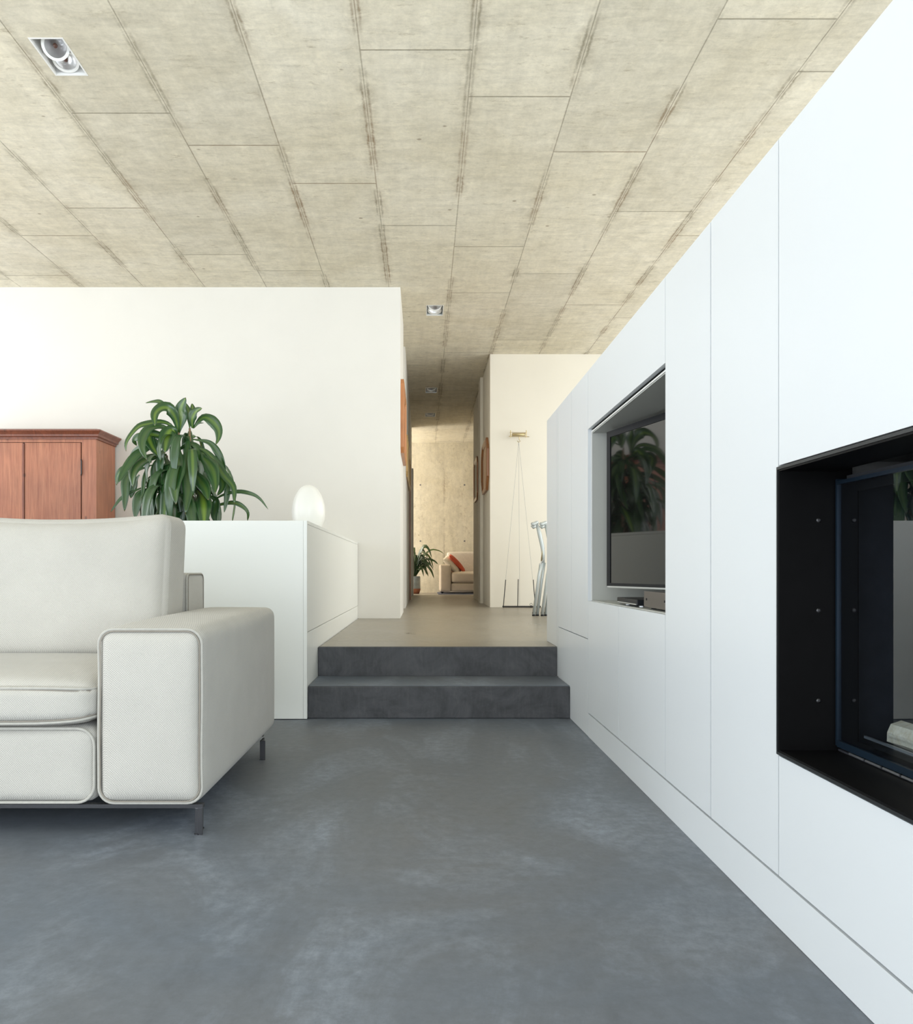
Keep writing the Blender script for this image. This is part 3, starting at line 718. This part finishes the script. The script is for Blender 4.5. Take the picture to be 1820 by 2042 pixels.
PL = thing('dracaena_plant', 'tall corn plant with drooping striped green leaves behind the low cabinet', 'plant')
PD = 6.75
def pc(cx, cy, dz=0.0):           # crop coordinates of the close view -> point near the plant's depth
    d = PD+dz; return at(220+cx/5.6875, 780+cy/5.6875, d)
LV = [  # spine, width, striping, depth of the tip relative to the stem
 ([(775,480),(800,330),(800,200),(855,72)],125,.9,-.05), ([(775,480),(735,300),(650,195),(560,205),(505,270),(505,392)],112,.75,-.25),
 ([(740,340),(640,200),(560,125),(480,120),(398,135)],48,.4,.15), ([(930,420),(930,310),(975,230),(1040,195)],92,.95,-.1),
 ([(900,420),(895,260),(850,130)],62,.5,.1), ([(930,400),(940,260),(925,140)],75,.9,.12),
 ([(940,420),(1050,300),(1150,335),(1225,430),(1230,530),(1195,612)],98,.5,-.1), ([(940,400),(1000,368),(1062,360)],34,.3,.1),
 ([(770,500),(680,385),(570,350),(440,372),(330,400),(240,490),(180,590),(178,685)],74,.7,-.2),
 ([(750,520),(600,410),(450,425),(375,530),(365,650),(412,775)],94,.15,-.35), ([(760,530),(700,440),(645,510),(615,700)],140,.95,-.15),
 ([(745,560),(580,510),(440,500),(470,620),(570,770)],105,.95,-.12), ([(640,620),(450,560),(330,520),(270,560),(300,620)],90,.3,.1),
 ([(620,640),(450,640),(300,730),(180,870),(82,1050)],92,.1,-.3), ([(640,720),(450,760),(330,830),(265,940),(255,1085)],125,.3,-.25),
 ([(780,560),(755,700),(770,850),(735,1050),(745,1285)],150,.25,-.4), ([(620,740),(665,880),(640,1050),(640,1225)],108,.25,-.3),
 ([(885,500),(880,650),(868,850),(885,1100),(850,1400)],115,.2,-.33), ([(960,700),(1090,790),(1165,900),(1195,1040),(1190,1165)],135,.4,-.3),
 ([(930,545),(1120,585),(1220,700),(1285,860),(1305,1010)],66,.2,.0), ([(940,620),(1080,680),(1180,790),(1290,960),(1395,1090),(1405,1285)],84,.4,-.2),
 ([(940,700),(1000,800),(1050,880),(1060,1000)],90,.0,.2), ([(920,880),(1000,990),(1080,1110),(1110,1235)],118,.3,-.28),
 ([(980,1120),(1040,1200),(1062,1330),(1062,1560)],150,1.,-.35), ([(1120,1290),(1250,1190),(1440,1140),(1600,1165),(1700,1225),(1790,1342)],38,.3,-.1),
 ([(1120,1330),(1260,1285),(1400,1268),(1500,1310),(1560,1380),(1555,1475)],48,.4,.1), ([(600,1150),(480,1160),(410,1270),(385,1420)],42,.1,.1),
 ([(420,860),(250,920),(180,1020),(172,1180),(160,1365)],84,.15,-.1), ([(560,1120),(400,1150),(320,1230),(280,1450)],105,.05,-.1),
 ([(430,1070),(280,1130),(120,1220),(0,1375)],34,.1,-.1), ([(640,1080),(590,1180),(590,1330),(580,1470)],110,.1,-.25),
 ([(660,1180),(670,1270),(710,1380),(720,1520)],115,.1,-.3), ([(620,740),(530,810),(510,1000),(512,1155)],92,.3,-.05),
 ([(870,1150),(890,1250),(935,1490)],110,.0,-.2), ([(1240,940),(1330,1020),(1320,1200),(1290,1378)],56,.2,-.05),
 ([(1050,700),(1160,760),(1240,900),(1275,1080),(1210,1190)],100,.4,-.1), ([(470,800),(300,860),(150,880),(80,960),(72,1070)],64,.5,.0),
 ([(500,840),(430,860),(385,1000),(370,1150),(340,1230)],46,.2,-.1), ([(330,950),(290,1010),(260,1100),(230,1215)],76,.1,.05),
 ([(600,560),(420,600),(280,680),(215,760)],60,.3,.2), ([(1120,1180),(1200,1250),(1180,1400),(1200,1500)],90,.2,.0),
 ([(740,1150),(790,1300),(800,1500)],100,.0,.1), ([(1000,640),(1050,700),(1100,830),(1180,980)],80,.3,-.1)]
rnd = random.Random(11)
stemx = {0: 775, 1: 905, 2: 640}
groups = [leafmesh() for _ in range(3)]
for i, (sp, w_, hue, dt) in enumerate(LV):
    gi = 0 if abs(sp[0][0]-775) < 70 else (1 if sp[0][0] > 830 else 2)
    n_ = len(sp)-1; pts = [pc(x, y, dt*(k/n_)) for k, (x, y) in enumerate(sp)]
    leaf_on(*groups[gi], pts, w_/5.6875/1750*PD*1.25, hue*.8, rnd)
# inner and rear foliage of the same canes
for gi, (cx, c0, c1, cnt) in enumerate(((785, 520, 1500, 17), (900, 480, 1500, 20), (640, 760, 1500, 16))):
    for k in range(cnt):
        root = pc(cx+rnd.uniform(-12, 12), c0+(c1-c0)*(k+.5)/cnt)
        an = rnd.uniform(0, 2*pi); ln = rnd.uniform(.24, .46) if k < 6 else rnd.uniform(.34, .60)
        h = Vector((cos(an), sin(an), 0)); reach = ln*rnd.uniform(.30, .66)
        pts = [root, root+h*reach*.4+Vector((0, 0, ln*.12)), root+h*reach*.85+Vector((0, 0, ln*.02)), root+h*reach*1.05+Vector((0, 0, -ln*.35)), root+h*reach+Vector((0, 0, -ln*.72))]
        pts[-1].x = max(pts[-1].x, -2.15)
        leaf_on(*groups[gi], pts, rnd.uniform(.065, .095), rnd.choice((0, .1, .2, .5)), rnd, face=-h*-1+Vector((0, -.4, .3)))
base = at(368, 1139, PD); base.z = ZU
for gi in range(3): fin_leaves('foliage', groups[gi][0], M['leaf'], PL)
for gi, top in ((0, 470), (1, 420), (2, 730)):
    tp = pc((775, 900, 640)[gi], top); bt = Vector((base.x+(-.03, .05, -.07)[gi], base.y+(.04, -.02, -.05)[gi], ZU+.30))
    bm = bmesh.new(); tube(bm, [bt, bt.lerp(tp, .3)+Vector((.01, 0, 0)), bt.lerp(tp, .65)+Vector((-.008, .01, 0)), tp], [.020, .018, .014, .008], 10); obj('stem', bm, M['stem'], PL, True)
bm = bmesh.new(); lathe(bm, [(0, 0), (.13, 0), (.165, .30), (.175, .30), (.178, .34), (.158, .34), (.155, .29), (0, .29)], base, 32); obj('pot', bm, M['terracotta'], PL, True)
bm = bmesh.new(); lathe(bm, [(0, .292), (.154, .292), (.154, .305), (0, .312)], base, 24); obj('soil', bm, M['soil'], PL)

# ------------------------------------------------------------------ sofa in front
SF = thing('sofa', 'large cream linen sofa with piping and thin dark metal legs in the foreground', 'sofa')
sx1 = (404-VX)/1750*2.58; sa = (190-VX)/1750*2.58; sy0 = dy(2.58); sy1 = dy(3.87)
az0, az1 = 0.0915, 0.612
SW = 2.35; sl1 = sx1-SW; slx = sl1+(sx1-sa)
def piping(name, path, r, par, mat='piping'):
    bm = bmesh.new(); tube(bm, path, r, 8, closed=True); return obj(name, bm, M[mat], par, True)
def make_arm(x0, x1):
    bm = bmesh.new()
    def fn(p, q):
        # the top dips a little towards the front and the outer side is slightly pulled in
        if q.z > 0: p.z += 0.010*q.z*(q.y+1)*0.5
        return p
    softbox(bm, x0+.003, x1-.003, sy0+.004, sy1, az0, az1, r=.038, puff=(.006, .016, .008), n=26, fn=fn)
    o = obj('armrest', bm, M['linen'], SF, True)
    cx, cz = (x0+x1)/2, (az0+az1)/2; hw, hh = (x1-x0)/2-.004, (az1-az0)/2-.004
    def wob(a_, b_): return 0.0025*sin(b_*17+a_*5)
    path = [(cx+a_+(-.004*cos(b_/hh*1.5) if a_ > 0 else .004*cos(b_/hh*1.5))*.6+wob(a_, b_)*.5, sy0+.012, cz+b_) for a_, b_ in rrect(hw, hh, .045)]
    piping('piping', path, .0048, o)
    path = [(cx+(p_[0]-cx)*.965, p_[1]-.005, cz+(p_[2]-cz)*.98) for p_ in path]
    piping('seam_shade', path, .0020, o, 'seam_shade')
    return o
make_arm(sa, sx1); make_arm(sl1, slx)
# base block
bm = bmesh.new(); softbox(bm, slx+.004, sa-.006, sy0+.010, dy(3.6), az0, 0.318, r=.035, puff=(0, .014, .004), n=24)
bo = obj('seat_base', bm, M['linen'], SF, True)
mx = (slx+sa)/2
for q0, q1 in ((mx+.002, sa-.006), (slx+.004, mx-.002)):
    c_ = (q0+q1)/2; hw = (q1-q0)/2; hh = (.318-az0)/2
    piping('piping', [(c_+a_, sy0+.016, az0+hh+b_) for a_, b_ in rrect(hw-.004, hh-.004, .05)], .0046, bo)
# seat cushions
def seat(q0, q1):
    def fn(p, q):
        e = max(0, -q.y); s_ = abs(q.x)
        if q.z > 0: p.z += (-.014*e**3 - .010*s_**4)*q.z
        else: p.z += .016*s_**6*e*abs(q.z)
        return p
    bm = bmesh.new(); softbox(bm, q0, q1, sy0-.005, dy(3.45), .322, .468, r=.045, puff=(.002, .022, .016), n=26, fn=fn)
    o = obj('seat_cushion', bm, M['linen'], SF, True)
    c_ = (q0+q1)/2; hw = (q1-q0)/2; yc = (sy0-.005+dy(3.45))/2; hy = (dy(3.45)-sy0+.005)/2
    for z_, off in ((.438, 0.0), (.334, 0.0)):
        path = []
        for a_, b_ in rrect(hw-.003, hy-.003, .06):
            s_ = a_/hw; bul = .012*(1-s_**4) if b_ < 0 else 0
            zz = z_ + (-.012*s_**6*.6 if z_ > .4 else .016*s_**6) + (0 if b_ < 0 else 0)
            path.append((c_+a_, yc+b_-bul, zz))
        piping('piping', path, .0046, o)
        piping('seam_shade', [(x_, y_-.003 if y_ < yc else y_, z2-.0065 if z_ > .4 else z2+.0065) for x_, y_, z2 in path], .0018, o, 'seam_shade')
    return o
seat(mx+.003, sa-.004); seat(slx+.004, mx-.003)
# back frame
by0, by1 = dy(3.60), dy(3.863)
bm = bmesh.new(); softbox(bm, slx+.002, sa-.002, by0, by1, az0, .772, r=.022, puff=(.004, .004, .004), n=20)
ob = obj('backrest', bm, M['linen'], SF, True)
cz = (az0+.772)/2; hh = (.772-az0)/2
piping('piping', [(sa-.0075, (by0+by1)/2+a_, cz+b_) for a_, b_ in rrect((by1-by0)/2-.003, hh-.004, .025)], .0048, ob)
piping('seam_shade', [(sa-.0015, (by0+by1)/2+a_*.97-.0, cz+b_*.995) for a_, b_ in rrect((by1-by0)/2-.003, hh-.004, .025)], .0016, ob, 'seam_shade')
# back cushions (leaning)
def backc(q0, q1):
    y0_, y1_ = dy(3.20), dy(3.47); z0_, z1_ = .455, 1.0
    def warp(x, y, z):
        t_ = (z-z0_)/(z1_-z0_); s_ = (x-(q0+q1)/2)/((q1-q0)/2)
        dip = -.030*(1-min(1, abs(s_))**2.2)*max(0, t_)**2
        return Vector((x, y+.075*t_, z+dip))
    bm = bmesh.new(); softbox(bm, q0, q1, y0_, y1_, z0_, z1_, r=.045, puff=(.004, .055, .008), n=26)
    for v in bm.verts: v.co = warp(*v.co)
    o = obj('back_cushion', bm, M['linen'], SF, True)
    c_ = (q0+q1)/2; hw = (q1-q0)/2; hh = (z1_-z0_)/2
    for y_ in (y0_+.035, y1_-.035):
        path = [tuple(warp(c_+a_*1.004, y_, (z0_+z1_)/2+b_*1.004)) for a_, b_ in rrect(hw-.0035, hh-.0035, .05)]
        piping('piping', path, .0042, o)
        piping('seam_shade', [(x_, y2-.0072, z2) for x_, y2, z2 in [tuple(warp(c_+a_*.992, y_, (z0_+z1_)/2+b_*.992)) for a_, b_ in rrect(hw-.0035, hh-.0035, .05)]] if y_ < (y0_+y1_)/2 else
               [(x_, y2+.0072, z2) for x_, y2, z2 in path], .0016, o, 'seam_shade')
    return o
bcx = (345-VX)/1750*3.36
backc(mx+.004, bcx+.006); backc(slx+.012, mx-.004)
# metal frame and legs
fr = bmesh.new()
box(fr, sl1+.02, sx1-.004, sy0+.014, sy0+.034, .079, .0905); box(fr, sl1+.02, sx1-.03, sy1-.14, sy1-.12, .079, .0905)
box(fr, sx1-.10, sx1-.08, sy0+.034, sy1-.14, .079, .0905); box(fr, sl1+.02, sl1+.038, sy0+.034, sy1-.14, .079, .0905)
obj('frame_rail', fr, M['chrome'], SF)
for x_ in (sx1-.026, sl1+.02):
    for y_ in (sy0+.012, dy(3.62)):
        bm = bmesh.new(); box(bm, x_, x_+.008, y_, y_+.062, .004, .080, bevel=.001); box(bm, x_+.008, x_+.022, y_, y_+.006, .0, .080); box(bm, x_-.002, x_+.010, y_+.0, y_+.064, 0, .004)
        obj('leg', bm, M['chrome'], SF)

# ------------------------------------------------------------------ recessed twin spotlights
LBL = ['white twin spotlight recessed in the concrete ceiling at the upper left', 'twin spotlight in the ceiling at the hall entrance, nearest of the hall lamps',
       'twin spotlight in the hall ceiling, middle one of the three hall lamps', 'farthest twin spotlight in the hall ceiling']
for i, (x0, x1, y0, y1) in enumerate(HOLES):
    L = thing('recessed_spotlight', LBL[i], 'ceiling light', 'twin spotlights recessed in the concrete ceiling')
    e_ = .008; hgt_ = .13; z0 = ZC-.002
    bm = bmesh.new()
    for b_ in ((x0, x0+e_, y0, y1), (x1-e_, x1, y0, y1), (x0+e_, x1-e_, y0, y0+e_), (x0+e_, x1-e_, y1-e_, y1)): box(bm, b_[0], b_[1], b_[2], b_[3], z0, ZC+.012)
    obj('trim_frame', bm, M['white_metal'], L)
    bm = bmesh.new()
    for b_ in ((x0, x0+.003, y0, y1), (x1-.003, x1, y0, y1), (x0+.003, x1-.003, y0, y0+.003), (x0+.003, x1-.003, y1-.003, y1)): box(bm, b_[0], b_[1], b_[2], b_[3], ZC+.012, ZC+hgt_)
    box(bm, x0, x1, y0, y1, ZC+hgt_, ZC+hgt_+.003); box(bm, x0+.003, x1-.003, (y0+y1)/2-.004, (y0+y1)/2+.004, ZC+.020, ZC+.040)
    obj('housing', bm, M['white_metal'] if i == 0 else M['grey_metal'], L)
    xm = (x0+x1)/2; R_ = min((x1-x0), (y1-y0)/2)/2-.010
    for k, yc in enumerate((y0+(y1-y0)*.25, y0+(y1-y0)*.75)):
        tilt = radians(52 if (i == 0 and k == 0) else (10 if i == 0 else (40 if k == 0 else 12)))
        yaw = radians(-62 if (i == 0 and k == 0) else (-20 if i == 0 else 0))
        # local +Z = beam direction reversed (into ceiling)
        Rm = (Matrix.Rotation(yaw, 3, 'Z') @ Matrix.Rotation(tilt, 3, 'X')).to_3x3()
        if i == 0 and k == 0: Rm = Vector((0, 0, -1)).rotation_difference(Vector((.45, -.72, -.62)).normalized()).to_matrix() @ Matrix.Identity(3)
        elif True:
            dv = Vector((.12, -.35, -1)) if i == 0 else Vector((0, -.75 if k == 0 else -.25, -1))
            Rm = Vector((0, 0, -1)).rotation_difference(dv.normalized()).to_matrix()
        c = Vector((xm+(.008 if i == 0 and k == 0 else 0), yc+(.016 if i == 0 and k == 0 else 0), ZC+.020 if (i == 0 and k == 0) else ZC+.036))
        bm = bmesh.new(); lathe(bm, [(R_*.80, -.012), (R_, -.012), (R_, .022), (R_*.93, .030), (R_*.78, .030), (R_*.80, -.012)], c, 36, Rm, False); rg = obj('lamp_ring', bm, M['white_metal'], L, False)
        bm = bmesh.new(); lathe(bm, [(R_*.78, -.006), (R_*.66, .012), (R_*.40, .030), (R_*.16, .036), (0, .036)], c, 36, Rm, False); obj('reflector', bm, M['reflector'], L, True)
        bm = bmesh.new(); lathe(bm, [(0, -.008), (R_*.16, -.006), (R_*.17, .012), (R_*.09, .014), (R_*.09, .034), (0, .034)], c, 16, Rm)
        obj('bulb', bm, M['bulb'], L, True)

# ------------------------------------------------------------------ wooden framed pieces in the hall
def octo(name, xw, sgn, d0, d1, z0, z1, ch, mat, label, th=.03, cat='picture', inner=None):
    T_ = thing(name, label, cat); y0, y1 = dy(d0), dy(d1)
    def ring(i, x):
        a, b, c, d = y0+i, y1-i, z0+i, z1-i; k = max(.01, ch-i*.6)
        return [(x, a+k, c), (x, b-k, c), (x, b, c+k), (x, b, d-k), (x, b-k, d), (x, a+k, d), (x, a, d-k), (x, a, c+k)]
    bw = min(.07, (y1-y0)*.2)
    bm = bmesh.new(); R4 = [[bm.verts.new(p) for p in ring(i, x)] for i, x in ((0, xw+sgn*.001), (0, xw+sgn*th), (bw*.5, xw+sgn*(th+.006)), (bw, xw+sgn*th*.6), (bw, xw+sgn*.001))]
    for A, B in zip(R4, R4[1:]+R4[:1]):
        for k in range(8): bm.faces.new([A[k], A[(k+1) % 8], B[(k+1) % 8], B[k]])
    obj('frame', bm, mat, T_)
    bm = bmesh.new(); bm.faces.new([bm.verts.new(p) for p in ring(bw*.98, xw+sgn*th*.5)])
    bm.faces.new([bm.verts.new(p) for p in ring(bw*.98, xw+sgn*th*.35)]); obj('panel', bm, inner or mat, T_)
octo('wall_panel', -0.215, 1, 8.26, 9.40, 1.90, 2.60, .05, M['orange_wood'], 'orange wooden wall piece at the left corner of the hall, highest of the four')
octo('wall_panel', -0.215, 1, 10.8, 12.9, 1.95, 2.47, .06, M['golden_wood'], 'narrow golden wooden wall piece farther down the left hall wall', th=.02)
octo('wall_panel', 0.815, -1, 10.85, 11.92, 1.80, 2.46, .16, M['brown_wood'], 'brown octagonal wooden wall piece on the right hall wall', th=.03)
octo('wall_panel', 0.815, -1, 13.02, 13.85, 1.85, 2.50, .10, M['brown_wood'], 'slim brown framed piece deeper in the right hall wall', th=.02, inner=M['hallwall'])

# ------------------------------------------------------------------ cable and rod stand against the cream wall
CS = thing('cable_stand', 'tall thin stand of black rods and fine cables against the cream wall', 'stand')
d_ = 10.58
def q_(px, py, dd=0): return at(px, py, d_+dd)
zfl = ZU
bm = bmesh.new(); tube(bm, [q_(1014, 870), q_(1055, 871)], .004); tube(bm, [q_(1016, 862), q_(1050, 863)], .0035)
for px in (1018, 1049): tube(bm, [q_(px, 858), q_(px, 872)], .005)
obj('wall_bracket', bm, M['brass'], CS)
bm = bmesh.new(); tube(bm, [q_(1021, 866.5), q_(1047, 866.5)], .017, 12); obj('roller', bm, M['brass'], CS, True)
bm = bmesh.new(); tube(bm, [q_(1035, 871), q_(1035, 877), q_(1037, 880), q_(1034, 882), q_(1031, 879)], .004); obj('hook', bm, M['brass'], CS)
for p0, p1 in (((1034, 880), (1008, 1156)), ((1034, 880), (1036, 1210)), ((1034, 880), (1062, 1156))):
    bm = bmesh.new(); tube(bm, [q_(*p0), q_(*p1)], .0016, 6); obj('cable', bm, M['cable'], CS)
zb_ = ZU+.012
for (px, py), pb in (((1008, 1156), 1003.5), ((1033, 1155), 1032), ((1063, 1156), 1067)):
    a_ = q_(px, py); b_ = q_(pb, 1206); b_.z = zb_+.004
    bm = bmesh.new(); tube(bm, [a_, b_], .0052, 8); obj('rod', bm, M['rod_black'], CS)
bm = bmesh.new(); a_ = q_(1003.5, 1200); b_ = q_(1078, 1200); a_.z = b_.z = zb_; tube(bm, [a_, b_], .010, 8); obj('base_bar', bm, M['rod_black'], CS)
for px in (1003.5, 1058.5, 1076):
    a_ = q_(px, 1200); bm = bmesh.new(); bmesh.ops.create_uvsphere(bm, u_segments=16, v_segments=10, radius=.013, matrix=Matrix.Translation((a_.x, a_.y, ZU+.013))); obj('ball_foot', bm, M['rod_black'], CS, True)
a_ = q_(1058.5, 1204); bm = bmesh.new(); tube(bm, [(a_.x+.014*cos(k*pi/8), a_.y-.012, ZU+.038+.016*sin(k*pi/8)) for k in range(16)], .0025, 6, closed=True); obj('ring', bm, M['rod_black'], CS)

# ------------------------------------------------------------------ folding chairs leaning behind the wall unit
def fold_chair(dx, dd, label):
    C_ = thing('folding_chair', label, 'chair', 'folded grey chairs behind the wall unit')
    def c(px, py, o=0): 
        p = at(px+dx, py, 8.62+dd); p.y += o; p.x += o*(px+dx-VX)/F; return p
    def foot(px, o=0):
        p = c(px, 1200, o); p.z = ZU+.010; return p
    for o in (0, .44):
        bm = bmesh.new(); tube(bm, [c(1071, 1046, o), c(1076, 1065, o), c(1081, 1088, o), c(1083, 1105, o), c(1083, 1122, o)], [.012, .019, .019, .017, .015], 12); obj('back_tube', bm, M['grey_metal'], C_, True)
        bm = bmesh.new(); tube(bm, [c(1074, 1058, o), c(1079.5, 1082, o-.01), c(1081, 1100, o-.01), c(1079, 1118, o-.01)], .0055, 8); obj('stay', bm, M['brass'], C_, True)
        bm = bmesh.new(); tube(bm, [c(1078, 1124, o), c(1074, 1150, o), foot(1064, o)], .0145, 12); obj('leg', bm, M['grey_metal'], C_, True)
        bm = bmesh.new(); tube(bm, [c(1085, 1122, o+.03), c(1080, 1155, o+.03), foot(1071, o+.03)], .0145, 12); obj('leg', bm, M['grey_metal'], C_, True)
        for px, oo in ((1064, 0), (1071, .03)):
            p = foot(px, o+oo); bm = bmesh.new(); lathe(bm, [(0, 0), (.017, 0), (.016, .014), (0, .014)], Vector((p.x, p.y, ZU)), 14); obj('foot_cap', bm, M['dark_plastic'], C_)
        bm = bmesh.new(); tube(bm, [c(1060, 1044, o-.02), c(1063, 1046, o-.01), c(1069, 1043, o), c(1073, 1041, o)], [.013, .021, .019, .014], 12); obj('armrest', bm, M['grey_metal'], C_, True)
        bm = bmesh.new(); tube(bm, [c(1076, 1127, o-.012), c(1080, 1120, o-.014), c(1084, 1115, o-.012)], .006, 8); obj('hinge', bm, M['silver'], C_)
    bm = bmesh.new(); tube(bm, [c(1082, 1085, 0), c(1082, 1085, .44)], .010); obj('cross_bar', bm, M['grey_metal'], C_)
    a_, b_, c1, d1 = c(1083, 1092, .02), c(1083, 1092, .42), c(1078, 1170, .42), c(1078, 1170, .02)
    bm = bmesh.new(); lo = [bm.verts.new(v) for v in (a_, b_, c1, d1)]; hi = [bm.verts.new(v+Vector((.014, 0, .002))) for v in (a_, b_, c1, d1)]
    bm.faces.new(lo); bm.faces.new(hi)
    for k in range(4): bm.faces.new([lo[k], lo[(k+1) % 4], hi[(k+1) % 4], hi[k]])
    obj('seat', bm, M['grey_metal'], C_)
fold_chair(0, 0, 'folded grey metal chair standing at the far end of the wall unit, fully in view')
fold_chair(17, -.0, 'folded grey metal chair mostly hidden behind the end of the wall unit')

# ------------------------------------------------------------------ far room
rg = bbox('area_rug', (0.28, 3.4, dy(16.45), dy(17.95), ZU+.0005, ZU+.012), M['rug']); tag(rg, 'blue grey rug under the distant cream sofa', 'rug')
S2 = thing('distant_sofa', 'cream sofa seen at the end of the hall against the concrete wall', 'sofa')
dF = 16.8; X = lambda px: (px-VX)/1750*dF
Z = lambda py: E+(VY-py)/1750*dF
y0 = dy(dF); zfeet = ZU+.012
def sb(name, x0, x1, ya_, yb_, z0, z1, mat='cream', r=.03, pf=(.005, .01, .01), par=S2):
    bm = bmesh.new(); softbox(bm, x0, x1, ya_, yb_, z0, z1, r=r, puff=pf, n=12); return obj(name, bm, M[mat], par, True)
sb('armrest', X(877), X(899), y0, y0+.95, zfeet+.035, Z(1126), r=.025); sb('armrest', X(899)+1.9, X(899)+2.12, y0, y0+.95, zfeet+.035, Z(1126))
sb('seat_base', X(899)+.003, X(899)+1.895, y0+.01, y0+.9, zfeet+.035, Z(1163), r=.02)
for k in range(2): sb('seat_cushion', X(899)+.006+k*.947, X(899)+.945+k*.947, y0-.005, y0+.75, Z(1162), Z(1141), r=.045, pf=(.003, .012, .015))
sb('backrest', X(894), X(899)+1.9, y0+.80, y0+1.0, zfeet+.2, Z(1101)+.02, 'cream_light', r=.03)
for xx in (X(880), X(899)+2.05):
    for yy in (y0+.05, y0+.85): bbox('leg', (xx, xx+.04, yy, yy+.04, ZU+.012, zfeet+.036), M['dark_plastic'], S2)
def pillow(name, c, w_, h_, th, rot, mat, label):
    bm = bmesh.new(); n_ = 14; vs = {}
    for s_ in (1, -1):
        for i in range(n_+1):
            for j in range(n_+1):
                u, v = i/n_*2-1, j/n_*2-1
                k = (max(0, 1-u*u)*max(0, 1-v*v))**.45; pin = 1-.06*(1-abs(u))*0
                if s_ == -1 and (i in (0, n_) or j in (0, n_)): vs[s_, i, j] = vs[1, i, j]; continue
                vs[s_, i, j] = bm.verts.new((u*w_/2*(1-.07*(1-v*v)*0-.05*v*v*(abs(u))), s_*th/2*k, v*h_/2))
        for i in range(n_):
            for j in range(n_): bm.faces.new([vs[s_, i, j], vs[s_, i+1, j], vs[s_, i+1, j+1], vs[s_, i, j+1]])
    bm.transform(Matrix.Translation(c) @ rot); o = obj(name, bm, M[mat], None, True); tag(o, label, 'cushion'); return o
zs = Z(1142)
R1 = Matrix.Rotation(radians(-46), 4, 'Y') @ Matrix.Rotation(radians(74), 4, 'Z')
pillow('scatter_cushion', Vector((X(903), y0+.38, zs+.15)), .44, .42, .15, R1, 'cream_light', 'pale cushion leaning on the arm of the distant sofa')
R2 = Matrix.Rotation(radians(-42), 4, 'Y') @ Matrix.Rotation(radians(82), 4, 'Z')
pillow('scatter_cushion', Vector((X(913.5), y0+.46, zs+.185)), .42, .44, .09, R2, 'red_fabric', 'red cushion leaning beside the pale one on the distant sofa')

HP = thing('potted_houseplant', 'dark leafy potted plant at the end of the hall left of the distant sofa', 'plant')
hb = Vector(((825-VX)/1750*17.1, dy(17.15), ZU))
bm = bmesh.new(); lathe(bm, [(0, 0), (.10, 0), (.13, .10), (.125, .34), (.115, .34), (.115, .30), (0, .30)], hb, 28); obj('pot', bm, M['pot_grey'], HP, True)
bm = bmesh.new(); lathe(bm, [(.103, .001), (.118, .04), (.1325, .09), (.1325, .10)], hb, 28); obj('pot_base', bm, M['terracotta'], HP, True)
bm = bmesh.new(); lathe(bm, [(0, .301), (.114, .301), (.114, .315), (0, .32)], hb, 20); obj('soil', bm, M['soil'], HP)
bm, u_, h_ = leafmesh(); rnd = random.Random(5)
for k in range(64):
    an = rnd.uniform(0, 2*pi); ln = rnd.uniform(.30, .58); up = rnd.uniform(.1, .52)
    root = hb+Vector((cos(an)*.03, sin(an)*.03, .30+rnd.uniform(0, .14))); h = Vector((cos(an), sin(an)*.8, 0)); rc = ln*rnd.uniform(.45, .95); dp = rnd.choice((.05, .15, .3, .5))
    up *= 1.15; pts = [root, root+h*rc*.25+Vector((0, 0, up*.55)), root+h*rc*.6+Vector((0, 0, up*.95)), root+h*rc*.95+Vector((0, 0, up*.95-ln*dp*.4)), root+h*rc*1.15+Vector((0, 0, up*.85-ln*dp))]
    pts = [Vector((v.x, min(v.y, dy(18.0)), max(v.z, ZU+.02))) for v in pts]
    leaf_on(bm, u_, h_, pts, rnd.uniform(.038, .06), rnd.choice((0, 0, .2, .9 if up > .4 else .1)), rnd, face=h*-.3+Vector((0, -.6, .6)), nseg=12)
fin_leaves('foliage', bm, M['leaf_far'], HP)
bm = bmesh.new()
for k in range(5):
    an = k*1.3; tube(bm, [hb+Vector((cos(an)*.03, sin(an)*.03, .3)), hb+Vector((cos(an)*.05, sin(an)*.05, .55))], .008, 8)
obj('stem', bm, M['stem'], HP, True)
